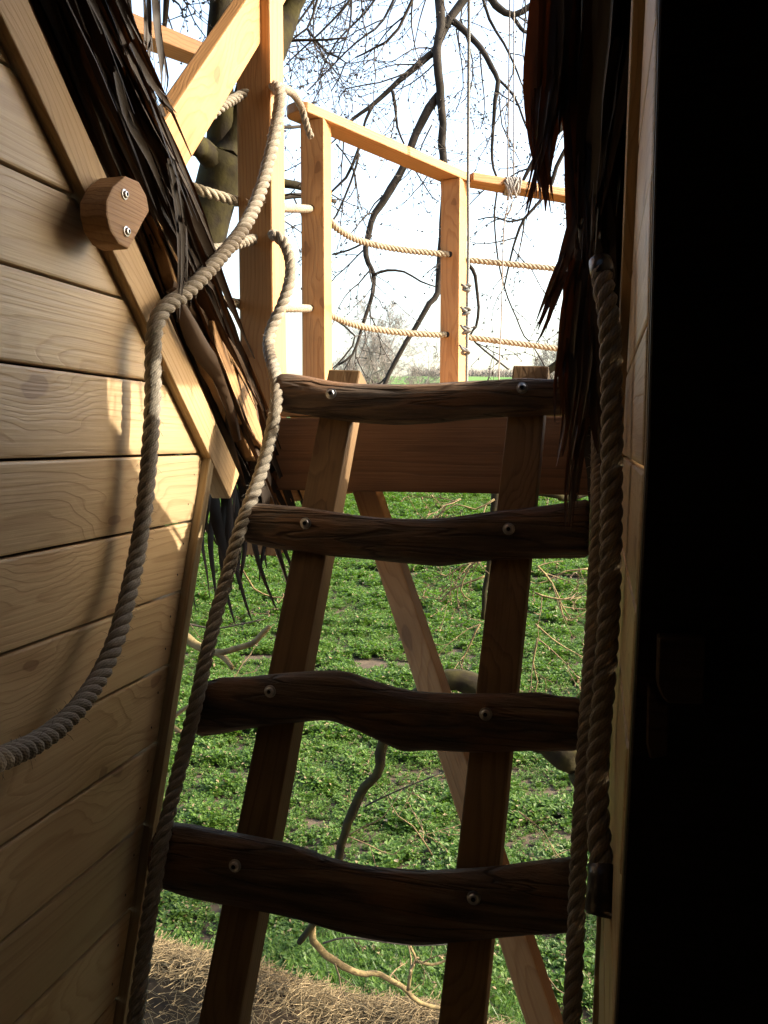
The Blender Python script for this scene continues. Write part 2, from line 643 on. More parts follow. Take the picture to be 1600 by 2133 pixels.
def rung_material():
    m, nt, bs, out = new_mat('weathered_log')
    L = nt.links.new
    tc = N(nt, 'ShaderNodeTexCoord')
    oi = N(nt, 'ShaderNodeObjectInfo')
    sh = N(nt, 'ShaderNodeVectorMath', operation='ADD')
    L(tc.outputs['Object'], sh.inputs[0])
    cb = N(nt, 'ShaderNodeCombineXYZ')
    L(math_n(nt, 'MULTIPLY', oi.outputs['Random'], 20), cb.inputs[0])
    L(cb.outputs[0], sh.inputs[1])
    a = N(nt, 'ShaderNodeVectorMath', operation='MULTIPLY')
    a.inputs[1].default_value = (3.5, 40, 40)
    L(sh.outputs[0], a.inputs[0])
    n1 = N(nt, 'ShaderNodeTexNoise')
    n1.inputs['Scale'].default_value = 1.0
    n1.inputs['Detail'].default_value = 6.0
    n1.inputs['Roughness'].default_value = 0.65
    L(a.outputs[0], n1.inputs['Vector'])
    b = N(nt, 'ShaderNodeVectorMath', operation='MULTIPLY')
    b.inputs[1].default_value = (5, 14, 14)
    L(sh.outputs[0], b.inputs[0])
    n2 = N(nt, 'ShaderNodeTexNoise')
    n2.inputs['Scale'].default_value = 1.0
    n2.inputs['Detail'].default_value = 4.0
    L(b.outputs[0], n2.inputs['Vector'])
    r1 = ramp(nt, [(0.30, (0.020, 0.013, 0.009)), (0.5, (0.085, 0.055, 0.035)), (0.7, (0.19, 0.13, 0.085))])
    L(n1.outputs['Fac'], r1.inputs[0])
    r2 = ramp(nt, [(0.50, (0, 0, 0)), (0.62, (1, 1, 1))])
    L(n2.outputs['Fac'], r2.inputs[0])
    c = mixc(nt, math_n(nt, 'MULTIPLY', r2.outputs[0], 0.55), r1.outputs[0], (0.20, 0.095, 0.036))
    ck = N(nt, 'ShaderNodeVectorMath', operation='MULTIPLY')
    ck.inputs[1].default_value = (2.2, 26, 26)
    L(sh.outputs[0], ck.inputs[0])
    n3 = N(nt, 'ShaderNodeTexNoise')
    n3.inputs['Scale'].default_value = 1.0
    n3.inputs['Detail'].default_value = 2.0
    n3.inputs['Distortion'].default_value = 0.6
    L(ck.outputs[0], n3.inputs['Vector'])
    crack = ramp(nt, [(0.47, (0, 0, 0)), (0.495, (1, 1, 1)), (0.505, (1, 1, 1)), (0.53, (0, 0, 0))])
    L(n3.outputs['Fac'], crack.inputs[0])
    c = mixc(nt, math_n(nt, 'MULTIPLY', crack.outputs[0], 0.45), c, (0.010, 0.006, 0.004))
    L(c, bs.inputs['Base Color'])
    bs.inputs['Roughness'].default_value = 0.72
    bp = N(nt, 'ShaderNodeBump')
    bp.inputs['Strength'].default_value = 1.0
    bp.inputs['Distance'].default_value = 0.014
    L(math_n(nt, 'SUBTRACT', n1.outputs['Fac'], math_n(nt, 'MULTIPLY', crack.outputs[0], 0.5)), bp.inputs['Height'])
    L(bp.outputs[0], bs.inputs['Normal'])
    return m


M['rung'] = rung_material()


def ground_material():
    m, nt, bs, out = new_mat('field_soil')
    L = nt.links.new
    geo = N(nt, 'ShaderNodeNewGeometry')
    sep = N(nt, 'ShaderNodeSeparateXYZ')
    L(geo.outputs['Position'], sep.inputs[0])
    n1 = N(nt, 'ShaderNodeTexNoise')
    n1.inputs['Scale'].default_value = 2.5
    n1.inputs['Detail'].default_value = 8.0
    L(geo.outputs['Position'], n1.inputs['Vector'])
    n2 = N(nt, 'ShaderNodeTexNoise')
    n2.inputs['Scale'].default_value = 0.12
    n2.inputs['Detail'].default_value = 6.0
    L(geo.outputs['Position'], n2.inputs['Vector'])
    soil = ramp(nt, [(0.3, (0.035, 0.027, 0.019)), (0.7, (0.085, 0.066, 0.046))])
    L(n1.outputs['Fac'], soil.inputs[0])
    crop = ramp(nt, [(0.35, (0.055, 0.125, 0.028)), (0.65, (0.095, 0.165, 0.045))])
    L(n2.outputs['Fac'], crop.inputs[0])
    far = N(nt, 'ShaderNodeMapRange')
    far.inputs[1].default_value = 30.0
    far.inputs[2].default_value = 85.0
    L(sep.outputs[1], far.inputs[0])
    L(mixc(nt, far.outputs[0], soil.outputs[0], crop.outputs[0]), bs.inputs['Base Color'])
    bs.inputs['Roughness'].default_value = 0.95
    bs.inputs['Specular IOR Level'].default_value = 0.1
    bp = N(nt, 'ShaderNodeBump')
    bp.inputs['Strength'].default_value = 0.7
    bp.inputs['Distance'].default_value = 0.05
    L(n1.outputs['Fac'], bp.inputs['Height'])
    L(bp.outputs[0], bs.inputs['Normal'])
    return m


M['ground'] = ground_material()


# ------------------------------------------------------------------ ground and hill


def ground_z(x, y):
    z = 22.0 * smooth(30, 250, y) - 6.0 * smooth(250, 700, y)
    z += -1.8 * smooth(15, 90, x) * smooth(40, 150, y)
    z += mnoise.noise(Vector((x * 0.25, y * 0.25, 3))) * 0.05 * smooth(0, 10, abs(y) + abs(x))
    return z


def build_ground():
    ys = [-400, -150, -60, -20, -8] + [-4 + 0.8 * i for i in range(1, 40)] + [30 + 3 * i for i in range(30)] + [122 + 12 * i for i in range(20)] + [370, 420, 500, 650, 900]
    xs = sorted([-900, -600, -400, -250, -160, -110, -80, -60, -45, -35, -28] + [-24 + 1.2 * i for i in range(41)] + [28, 35, 45, 60, 80, 110, 160, 250, 400, 600, 900])
    v, f = [], []
    for y in ys:
        for x in xs:
            v.append((x, y, ground_z(x, y)))
    nx = len(xs)
    for j in range(len(ys) - 1):
        for i in range(nx - 1):
            f.append((j * nx + i, j * nx + i + 1, (j + 1) * nx + i + 1, (j + 1) * nx + i))
    me = bpy.data.meshes.new('ground')
    me.from_pydata(v, [], f)
    me.polygons.foreach_set('use_smooth', [True] * len(f))
    g = link('ground', me, M['ground'])
    tag(g, 'dark soil of the crop field rising to a low green hill', None, None, 'structure')


build_ground()

# ------------------------------------------------------------------ the hut
SEAM0 = 0.404
PITCHZ = 0.1437
RL = -0.85


def front_limit(z):
    "front edge of the side walls: raked below the nose, 45 degree roof slope above it"
    if z <= -0.02:
        return 1.707 + (z + 0.026) * 0.384
    return 1.665 - z


def wall_planks(parent, r_of_z, sgn, t_back, mat, zlo, zhi, th=0.022, holes=True):
    k0 = int(math.floor((zlo - SEAM0) / PITCHZ))
    k = k0
    rng = random.Random(5 if sgn < 0 else 9)
    while SEAM0 + k * PITCHZ < zhi:
        za = SEAM0 + k * PITCHZ + 0.0022
        zb = SEAM0 + (k + 1) * PITCHZ - 0.0022
        tb0, tb1 = front_limit(za) - 0.004, front_limit(zb) - 0.004
        if za < -0.026 < zb:
            outl = [(t_back, za), (tb0, za), (1.70, -0.03), (tb1, zb), (t_back, zb)]
        else:
            outl = [(t_back, za), (tb0, za), (tb1, zb), (t_back, zb)]
        if min(tb0, tb1) < t_back + 0.05:
            k += 1
            continue
        r0, r1 = r_of_z(za), r_of_z(zb)
        yv = (UP * (zb - za) + hR * (r1 - r0)).normalized()
        zc = 0.5 * (za + zb)
        # local x along the wall, local y up; the visible face carries a chamfer on both long edges
        org = H(0, r_of_z(zc) + rng.uniform(-0.0012, 0.0012), zc)
        o2 = [(p[0], p[1] - zc) for p in outl]
        # local z = hA x up = outwards (towards +r)
        z0, z1 = (-th, 0.0) if sgn < 0 else (0.0, th)
        pk = prism('plank', o2, z0, z1, org, hA, yv, mat, parent, bevel=0.0045, seg=2)
        if sgn < 0 and zc < 0:
            for (dt, dz) in ((0.030, 0.028), (0.036, -0.034)):
                tn = front_limit(zc + dz) - dt - rng.uniform(0, 0.01)
                nb = MB()
                c = H(tn, r_of_z(zc) + 0.0008, zc + dz)
                for q in range(8):
                    nb.v.append(c + hA * (0.0026 * math.cos(q * 0.785)) + UP * (0.0026 * math.sin(q * 0.785)))
                nb.v.append(c + hR * 0.0006)
                for q in range(8):
                    nb.face((q, (q + 1) % 8, 8))
                nb.build('nail', M['nail'], pk)
        k += 1


# left wall
lw = thing('plank_wall', H(1.0, RL, -1.45), 'pale planked side wall left of the doorway, catching a small sun patch', 'wall')
wall_planks(lw, lambda z: RL, -1, -0.75, M['plank'], -1.45, 1.45)
timber('corner_strip', H(1.716, RL - 0.006, -0.024), H(1.716 - 0.384 * 1.43, RL - 0.006, -1.454), hA, 0.024, 0.050, M['trim'], lw, 0.002)
rafl = timber('rafter', H(1.717 + 0.105, RL - 0.002, 0.0 - 0.105 + 0.0), H(0.20, RL - 0.002, 1.517), hA + UP, 0.077, 0.046, M['rafter'], lw, 0.003)
prism('backing_board', [(-0.75, -1.45), (1.12, -1.45), (1.62, -0.05), (1.60, 0.02), (0.3, 1.32), (-0.75, 1.4)], -0.040, -0.028, H(0, RL, 0), hA, UP, M['dark'], lw, 0)

# right wall, almost edge on
RR = lambda z: 0.042 + (0.028 * z if z < 0 else 0.0)
rw = thing('plank_wall', H(1.0, 0.05, -1.45), 'narrow sliver of planked side wall right of the doorway', 'wall')
wall_planks(rw, RR, 1, 0.885, M['plank'], -1.45, 0.75)
timber('corner_strip', H(1.716, 0.048, -0.024), H(1.716 - 0.384 * 1.43, 0.012, -1.454), hA, 0.024, 0.035, M['trim'], rw, 0.002)
timber('rafter', H(1.717 + 0.105, 0.050, -0.105), H(0.75, 0.050, 0.967), hA + UP, 0.077, 0.046, M['rafter'], rw, 0.003)
timber('door_batten', H(0.836, 0.0435, 0.80), H(0.836, 0.0435, 0.0), hA, 0.012, 0.004, M['trim'], rw, 0.001)
timber('door_batten', H(0.836, 0.0435, 0.0), H(0.836, 0.0030, -1.45), hA, 0.012, 0.004, M['trim'], rw, 0.001)

# dark inside of the hut: jamb wall facing inwards, other walls, floor and ceiling
jw = thing('hut_interior', H(0.2, 0.4, -1.46), 'inner wall of the hut filling the right edge, its unlit darkness put into the colour', 'wall')
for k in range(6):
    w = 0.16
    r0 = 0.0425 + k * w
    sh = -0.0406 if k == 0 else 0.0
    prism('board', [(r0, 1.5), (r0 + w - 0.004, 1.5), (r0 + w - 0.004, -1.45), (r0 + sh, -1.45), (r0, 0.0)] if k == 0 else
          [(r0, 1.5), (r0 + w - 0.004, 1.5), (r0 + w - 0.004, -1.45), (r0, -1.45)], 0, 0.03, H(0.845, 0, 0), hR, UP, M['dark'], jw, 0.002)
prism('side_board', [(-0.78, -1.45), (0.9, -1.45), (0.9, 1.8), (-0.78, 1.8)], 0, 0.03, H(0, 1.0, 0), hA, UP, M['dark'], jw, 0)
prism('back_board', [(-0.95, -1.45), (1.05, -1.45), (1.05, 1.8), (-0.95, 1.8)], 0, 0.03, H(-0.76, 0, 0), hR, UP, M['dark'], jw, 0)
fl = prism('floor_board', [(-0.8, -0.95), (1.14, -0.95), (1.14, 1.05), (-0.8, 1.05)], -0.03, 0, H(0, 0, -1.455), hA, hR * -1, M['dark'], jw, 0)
lg = thing('shade_landing', H(1.5, -0.3, -1.50), 'unseen dark boards added under the foot of the ladder to block light from below', 'floor')  # added below view so less ground light reaches the lower wall
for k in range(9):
    prism('shade_landing_board', [(-0.95 + 0.145 * k, 0), (-0.95 + 0.145 * k + 0.139, 0), (-0.95 + 0.145 * k + 0.139, 0.60), (-0.95 + 0.145 * k, 0.60)], -0.03, 0, H(1.145, 0, -1.457), hR, hA, M['dark'], lg, 0.002)
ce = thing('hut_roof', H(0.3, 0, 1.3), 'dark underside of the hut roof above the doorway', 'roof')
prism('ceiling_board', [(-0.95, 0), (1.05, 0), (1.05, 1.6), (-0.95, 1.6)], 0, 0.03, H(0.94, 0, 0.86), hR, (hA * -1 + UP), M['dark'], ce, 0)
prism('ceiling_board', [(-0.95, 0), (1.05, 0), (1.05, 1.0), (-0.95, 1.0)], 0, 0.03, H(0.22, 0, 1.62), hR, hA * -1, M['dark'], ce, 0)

ca = thing('shade_canopy', H(2.1, -0.4, 1.7), 'unseen lean-to canopy of dark boards, added above the deck to block sky light', 'canopy')  # out-of-view roof, added and sized to darken the hut
for k in range(16):
    rc_ = 0.28 if k < 8 else 1.0
    prism('shade_board', [(-2.6, 0.268 * k), (rc_, 0.268 * k), (rc_, 0.268 * k + 0.262), (-2.6, 0.268 * k + 0.262)], 0, 0.025, H(0.99, 0, 0.97), hR, (hA + UP * 0.74), M['darkboard'], ca, 0.002)
timber('shade_rafter', H(0.95, -0.87, 0.90), H(4.20, -0.87, 3.305), UP, 0.09, 0.05, M['larch'], ca)

# turn button on the dark jamb
lt = thing('door_latch', H(0.835, 0.09, -0.3), 'small wooden turn latch on the dark inner wall', 'latch')
q0 = Qt(1366, 1310, 0.83)
_, r0, z0 = toh(q0)
prism('latch_block', [(0, 0), (0.042, 0), (0.042, -0.06), (0.010, -0.062), (0.004, -0.055), (0.0, -0.045)], 0.0, 0.024, H(0.820, r0, z0), hR, UP, M['latch'], lt, 0.002)
q1 = Qt(1346, 1452, 0.83)
_, r1, z1 = toh(q1)
prism('latch_tongue', [(0, 0.02), (0.012, 0.0), (0.02, -0.0), (0.02, -0.05), (0.004, -0.055), (0, -0.04)], 0.0, 0.016, H(0.828, r1, z1), hR, UP, M['latch'], lt, 0.002)


# ------------------------------------------------------------------ bolts
def bolt(name, at, nrm, parent, scale=1.0, washer=True):
    prof = [(0.0125, 0.0), (0.0125, 0.0022), (0.0088, 0.0030), (0.0086, 0.0062), (0.0072, 0.0080), (0.0042, 0.0086), (0.0036, 0.0045), (0.0, 0.0045)]
    mb = MB()
    n = 14
    x = nrm.orthogonal().normalized()
    y = nrm.cross(x)
    rings = []
    for (r, h) in prof:
        ring = []
        for k in range(n):
            a = 2 * math.pi * k / n
            ring.append(len(mb.v))
            mb.v.append(at + (x * math.cos(a) + y * math.sin(a)) * r * scale + nrm * h * scale)
        rings.append(ring)
    for i in range(len(rings) - 1):
        for k in range(n):
            k2 = (k + 1) % n
            mb.face((rings[i][k], rings[i][k2], rings[i + 1][k2], rings[i + 1][k]), None, 1 if i >= 5 else 0)
    return mb.build(name, None, parent, smooth=False, mats=[M['steel'], M['socket']])


# ------------------------------------------------------------------ hexagonal block on the left rafter
blk = thing('wooden_block', Vr(250, 440, RL + 0.02), 'thick rounded wooden block bolted to the left rafter with two bolts', 'block')
bl_px = [(222, 418), (236, 388), (262, 366), (290, 378), (306, 408), (312, 440), (298, 464), (285, 490), (268, 520), (248, 508), (230, 480), (222, 446)]
RB = RL + 0.073
bp_ = []
for (a, b) in bl_px:
    t_, r_, z_ = toh(Vr(a, b, RB))
    bp_.append((t_, z_))
prism('block', bp_, -0.050, 0.0, H(0, RB, 0), hA, UP, M['block'], blk, 0.004, 2)
for (a, b) in ((259, 405), (263, 482)):
    bolt('bolt', Vr(a, b, RB), hR, blk, 0.7)

# ------------------------------------------------------------------ platform: beams, deck, brace, railing
DZ = 0.065
pf = thing('platform', H(2.3, -0.4, -1.2), 'raised larch deck at the ladder top with beams and diagonal braces', 'platform')
timber('front_beam', H(2.075, -0.815, -0.032), H(2.075, 1.55, -0.036), UP, 0.186, 0.07, M['beam'], pf)
timber('side_beam', H(2.10, -0.86, -0.085), H(3.75, -0.66, -0.085), UP, 0.16, 0.07, M['larch'], pf)
timber('cross_beam', H(2.9, -1.25, -0.11), H(2.72, 0.5, -0.11), UP, 0.12, 0.07, M['larch'], pf)
for k in range(14):
    t0 = 2.045 + k * 0.148
    ra = -0.80 if k == 0 else -0.80 - 0.03 * min(k, 6)
    timber('deck_plank', H(t0 + 0.07, ra, DZ + 0.012), H(t0 + 0.07, 1.6, DZ + 0.012), hA, 0.142, 0.024, M['larch'], pf, 0.002)
for k in range(18):  # unseen boards added under and beside the deck to block low light
    t0 = 1.436 + 0.147 * k
    zt = 0.44 if k < 4 else -0.135
    prism('shade_skirt', [(t0, -2.1), (t0 + 0.143, -2.1), (t0 + 0.143, zt), (t0, zt)], 0, 0.022, H(0, 0.30 + 0.002 * (k % 2), 0), hA, UP, M['beam'], pf, 0.002)
# lower brace seen behind the ladder
b0 = P(764, 1018, 2.30)
b1 = P(1165, 2220, 1.66)
timber('brace', b0, b1, hR * 0.95 - hA * 0.25, 0.066, 0.052, M['larch'], pf)

# posts
POST = 0.088
rg = thing('railing', H(3.0, -0.9, 0.08), 'larch railing of square posts and flat handrails round the deck', 'railing')


def post(px, d, ztop, zbot, heading, w=POST):
    p = P(px, 700, d)
    h = math.radians(heading)
    ax = Vector((math.cos(h), -math.sin(h), 0))
    a = Vector((p.x, p.y, EYE + zbot))
    b = Vector((p.x, p.y, EYE + ztop))
    timber('post', a, b, ax, w, w, M['larch'], rg, 0.004)
    return p, ax


p1c = H(2.10, -0.875, 0)
h1 = YAW
timber('post', H(2.10, -0.868, -0.30), H(2.10, -0.868, 1.75), hR, 0.094, 0.094, M['larch'], rg, 0.005)
pc2, ax2 = post(661, 3.14, 1.145, -0.12, 15)
pc3, ax3 = post(944, 3.72, 1.115, -0.12, 27)
pc4 = Vector((0.98, 4.02, 0))
timber('post', Vector((0.98, 4.02, EYE - 0.12)), Vector((0.98, 4.02, EYE + 1.10)), Vector((0.9, -0.4, 0)), POST, POST, M['larch'], rg, 0.004)
# handrails
ra = Vector((pc2.x, pc2.y, EYE + 1.163))
rb = Vector((pc3.x, pc3.y, EYE + 1.133))
dr = (rb - ra).normalized()
rs_ = Vector((dr.y, -dr.x, 0)).normalized()
L1 = (rb - ra).length
e0 = -0.115
wv_ = 0.052
hr_out = [(e0 + 0.03, -wv_), (L1 + 0.03, -wv_), (L1 + 0.09, wv_), (e0 + 0.03, wv_), (e0 + 0.008, wv_ - 0.016), (e0, 0.018), (e0, -0.018), (e0 + 0.008, -wv_ + 0.016)]
prism('handrail', hr_out, -0.018, 0.018, ra, dr, rs_ * -1, M['larch'], rg, 0.004, 2)
rc = Vector((pc4.x, pc4.y, EYE + 1.118))
d2 = (rc - rb).normalized()
timber('handrail', rb + d2 * 0.065, rc + d2 * 0.05, Vector((d2.y, -d2.x, 0)), 0.10, 0.036, M['larch'], rg, 0.004)
# knee brace from post to roof, in the plane of the left wall, and the rear handrail
k0 = Vr(350, 320, -0.80)
k1 = Vr(580, -40, -0.80)
timber('knee_brace', Vr(335, 325, -0.868) - UP * 0.08 - hA * 0.08, Vr(560, -30, -0.868) + UP * 0.10 + hA * 0.10, UP - hA, 0.105, 0.042, M['larch'], pf, 0.004)
timber('rear_handrail', P(225, 42, 2.55), P(450, 128, 3.25), Vector((1, -0.5, 0.0)), 0.095, 0.05, M['larch'], rg, 0.004)

# flat dark discs painted as shaded holes where the ropes enter the posts
HOLES = []


def hole(at, nrm, r=0.013):
    x = nrm.orthogonal().normalized()
    y = nrm.cross(x)
    mbh = MB()
    for k in range(12):
        a = 2 * math.pi * k / 12
        mbh.v.append(at + nrm * 0.0015 + (x * math.cos(a) + y * math.sin(a)) * r)
    mbh.face(tuple(range(12)))
    mbh.build('hole_shade', M['socket'], rg, smooth=False)


def on_post_face(px, py, pc, ax, w, sgn, along=0):
    "point on the camera facing side of a post"
    nf = Vector((-ax.y, ax.x, 0))
    nf = -nf if nf.y > 0 else nf
    c = Vector((pc.x, pc.y, EYE)) + nf * w / 2
    v = ray(px, py)
    k = (c - O).dot(nf) / v.dot(nf)
    return O + v * k, nf


for (px, py) in ((648, 434), (647, 642)):
    q, nf = on_post_face(px, py, pc2, ax2, POST, 1)
    hole(q, nf)
for (px, py) in ((937, 530), (931, 697)):
    q, nf = on_post_face(px, py, pc3, ax3, POST, 1)
    hole(q, nf)

# ------------------------------------------------------------------ ladder
ld = thing('ladder', H(1.1, -0.4, -1.45), 'wooden ladder with crooked log rungs leaning up to the deck', 'ladder')
dirL = Vector((0.398, 0, 0.879))


def rail_pt(r_top, r_bot, z):
    u = (z + 0.774) / 0.878
    t = 1.366 + 0.398 * u + 0.052 + 0.032
    return H(t, r_bot + (r_top - r_bot) * u, z)


for (ra_, rb_) in ((-0.568, -0.622), (-0.150, -0.196)):
    timber('rail', rail_pt(ra_, rb_, 0.150), rail_pt(ra_, rb_, -1.5), hR, 0.076, 0.062, M['rail'], ld, 0.004)

RUNGS = [
    (1.764, [(583, 780, 856), (600, 778, 860), (640, 783, 866), (690, 793, 874), (750, 800, 882), (830, 800, 888), (900, 797, 884), (960, 794, 876), (1030, 791, 870), (1090, 787, 868), (1140, 789, 866), (1185, 788, 862), (1232, 786, 860)],
     [(690, 820), (1088, 808)], 'uppermost worn log rung'),
    (1.632, [(507, 1052, 1124), (530, 1048, 1132), (580, 1052, 1142), (640, 1058, 1148), (700, 1066, 1158), (780, 1075, 1166), (860, 1078, 1173), (920, 1077, 1178), (980, 1070, 1171), (1040, 1063, 1166), (1100, 1057, 1165), (1160, 1050, 1163), (1228, 1040, 1162)],
     [(637, 1090), (1060, 1102)], 'second log rung from the top'),
    (1.492, [(408, 1436, 1524), (425, 1424, 1530), (460, 1412, 1526), (520, 1410, 1515), (600, 1402, 1505), (680, 1396, 1499), (725, 1399, 1512), (780, 1418, 1536), (840, 1434, 1563), (900, 1442, 1560), (1000, 1444, 1565), (1060, 1444, 1564), (1120, 1443, 1562), (1160, 1451, 1561), (1212, 1455, 1559)],
     [(563, 1440), (1012, 1487)], 'third, most crooked log rung'),
    (1.366, [(325, 1732, 1832), (345, 1718, 1846), (390, 1720, 1860), (450, 1732, 1873), (540, 1750, 1892), (620, 1768, 1912), (680, 1790, 1932), (760, 1808, 1952), (860, 1814, 1965), (940, 1813, 1961), (1040, 1808, 1951), (1100, 1800, 1945), (1196, 1786, 1940)],
     [(490, 1803), (987, 1870)], 'lowest, thickest log rung'),
]
for ri, (tf, secs, bolts, lab) in enumerate(RUNGS):
    ctr, hh = [], []
    for (px, y0, y1) in secs:
        a = Qt(px, y0, tf + 0.02)
        b = Qt(px, y1, tf + 0.02)
        ctr.append((a + b) / 2)
        hh.append((a - b).length / 2)
    pts, rad = spline(ctr, 0.012, hh)
    mb = MB()
    ns = 22
    n = len(pts)
    for i in range(n):
        s = 1.0
        if i == 0 or i == n - 1:
            s = 0.90
        for k in range(ns):
            a = 2 * math.pi * k / ns
            ca, sa = math.cos(a), math.sin(a)
            q = Vector((i * 0.012 * 5, ca * 1.2 + ri * 7, sa * 1.2))
            q2 = Vector((i * 0.012 * 2.2, ca * 2.6 + ri * 13, sa * 2.6))
            nr = 1 + 0.055 * mnoise.noise(q) + 0.05 * mnoise.noise(q2) + 0.03 * mnoise.noise(q2 * 4) + 0.035 * mnoise.noise(Vector((i * 0.03, ca * 7 + ri, sa * 7)))
            # flattened front and back
            depth = 0.034
            ex = abs(ca) ** 0.8 * (1 if ca > 0 else -1)
            mb.v.append(pts[i] + hA * (ex * depth * nr * s) + UP * (sa * rad[i] * nr * s))
        if i:
            for k in range(ns):
                k2 = (k + 1) % ns
                q = (i - 1) * ns
                mb.face((q + k, q + k2, q + ns + k2, q + ns + k))
    mb.face(tuple(reversed(range(ns))))
    mb.face(tuple((n - 1) * ns + k for k in range(ns)))
    # local x along the rung so the grain follows it
    me = bpy.data.meshes.new('rung')
    fm = frame(ctr[0], hR, UP)
    inv = fm.inverted()
    me.from_pydata([tuple(inv @ p) for p in mb.v], [], mb.f)
    me.polygons.foreach_set('use_smooth', [True] * len(me.polygons))
    rg_o = link('rung', me, M['rung'], ld, fm)
    rg_o['label'] = lab
    WM[rg_o.name] = fm
    for (bx, by) in bolts:
        at = Qt(bx, by, tf - 0.0165)
        bolt('bolt', at, (hA * -1 + UP * 0.1).normalized(), rg_o, 0.95)

# ------------------------------------------------------------------ thick ropes
RP = -0.785
r1 = [Vr(560, 196, -0.84), Vr(574, 180, -0.81), Vr(584, 196, -0.785), Vr(578, 250, RP), Vr(566, 310, RP), Vr(546, 388, RP), Vr(515, 462, RP), Vr(468, 526, RP), Vr(420, 578, RP), Vr(385, 612, -0.79),
      Vr(352, 634, -0.795), Vr(330, 660, -0.80), Vr(321, 700, -0.80), Vr(319, 760, -0.80), Vr(318, 840, -0.80), Vr(314, 910, -0.80), Vr(308, 990, -0.80), Vr(298, 1080, -0.80), Vr(285, 1160, -0.80), Vr(266, 1245, -0.79),
      Vr(246, 1320, -0.78), Vr(212, 1400, -0.77), Vr(168, 1468, -0.75), Vr(110, 1524, -0.73), Vr(50, 1560, -0.71), Vr(-40, 1588, -0.68), Vr(-200, 1560, -0.66)]
o = rope_mesh('hand_rope', r1, 0.0158, M['rope'], sides=8, detail=14)
tag(o, 'thick hand rope from the tall post swagging down across the pale plank wall', 'rope')

r2 = [H(2.10, -0.84, toh(Vr(566, 492, -0.84))[2]), Vr(572, 490, -0.81), Qt(592, 506, 2.04), Qt(605, 545, 2.02), Qt(603, 590, 2.0), Qt(586, 640, 1.97), Qt(566, 685, 1.94), Qt(560, 722, 1.90), Qt(568, 758, 1.84), Qt(577, 800, 1.77),
      Qt(574, 850, 1.735), Qt(562, 915, 1.72), Qt(545, 980, 1.69), Qt(520, 1050, 1.64), Qt(498, 1110, 1.61), Qt(476, 1190, 1.585), Qt(452, 1275, 1.55), Qt(428, 1375, 1.50), Qt(408, 1465, 1.465), Qt(385, 1560, 1.445), Qt(358, 1665, 1.40), Qt(334, 1770, 1.345),
      Qt(315, 1880, 1.31), Qt(300, 1990, 1.27), Qt(281, 2133, 1.21), Qt(265, 2260, 1.16)]
o = rope_mesh('hand_rope', r2, 0.0150, M['rope'], sides=8, detail=14)
tag(o, 'thick rope looping from the tall post down the left ends of the ladder rungs', 'rope')

r3 = [Qt(1250, 545, 1.30), Qt(1258, 600, 1.27), Qt(1268, 660, 1.25), Qt(1273, 740, 1.24), Qt(1275, 900, 1.23), Qt(1273, 1100, 1.22), Qt(1268, 1290, 1.21), Qt(1255, 1470, 1.19), Qt(1245, 1600, 1.17), Qt(1246, 1700, 1.14), Qt(1252, 1790, 1.11), Qt(1254, 1850, 1.09)]
rt = thing('rope_tail', r3[-1], 'thick rope hanging by the right wall, its cut end bound in black tape', 'rope')
rope_mesh('strands', r3, 0.0160, M['rope'], rt, sides=8, detail=14)
mb = MB()
tp = [Qt(1251, 1800, 1.104), Qt(1253, 1830, 1.095), Qt(1253, 1862, 1.086), Qt(1251, 1900, 1.075), Qt(1250, 1908, 1.073)]
mb.tube(tp, [0.0172, 0.0178, 0.0195, 0.0205, 0.017], 16)
mb.build('tape_binding', M['tape'], rt)
mb = MB()
mb.tube([Qt(1250, 538, 1.302), Qt(1250, 544, 1.301), Qt(1253, 558, 1.293), Qt(1257, 578, 1.282)], [0.010, 0.0165, 0.0172, 0.0168], 16)
mb.build('tape_binding', M['tape'], rt)

r4 = [Qt(1246, 890, 1.80), Qt(1246, 960, 1.74), Qt(1245, 1060, 1.63), Qt(1241, 1180, 1.59), Qt(1235, 1300, 1.55), Qt(1227, 1430, 1.49), Qt(1218, 1560, 1.445), Qt(1210, 1700, 1.38), Qt(1204, 1830, 1.33), Qt(1198, 1980, 1.27), Qt(1191, 2133, 1.21), Qt(1186, 2260, 1.16)]
o = rope_mesh('hand_rope', r4, 0.0145, M['rope'], sides=8, detail=14)
tag(o, 'thick rope running down the right ends of the ladder rungs', 'rope')

# rope end from the tall post through the handrail's overhanging end
r5 = [Vr(430, 250, -0.93), Vr(462, 222, -0.91), Vr(500, 200, -0.90), H(2.10, -0.868, toh(Vr(560, 190, -0.86))[2]), P(586, 184, 2.40), P(610, 195, 2.75), P(627, 222, 3.00), P(636, 250, 3.02), P(642, 270, 3.03), P(648, 286, 3.04)]
o = rope_mesh('tie_rope', r5, 0.0125, M['rope'], sides=7, detail=12)
tag(o, 'short rope tail poking through the rounded end of the handrail', 'rope')

# railing ropes
FR = 0.0138
q2a = on_post_face(646, 434, pc2, ax2, POST, 1)[0]
q2b = on_post_face(645, 642, pc2, ax2, POST, 1)[0]
q3a = on_post_face(936, 530, pc3, ax3, POST, 1)[0]
q3b = on_post_face(930, 697, pc3, ax3, POST, 1)[0]


def fence_rope(ctrl, label):
    o = rope_mesh('railing_rope', ctrl, FR, M['fence_rope'], sides=7, detail=12, lay=2.4)
    tag(o, label, 'rope', 'ropes threaded through the railing posts')


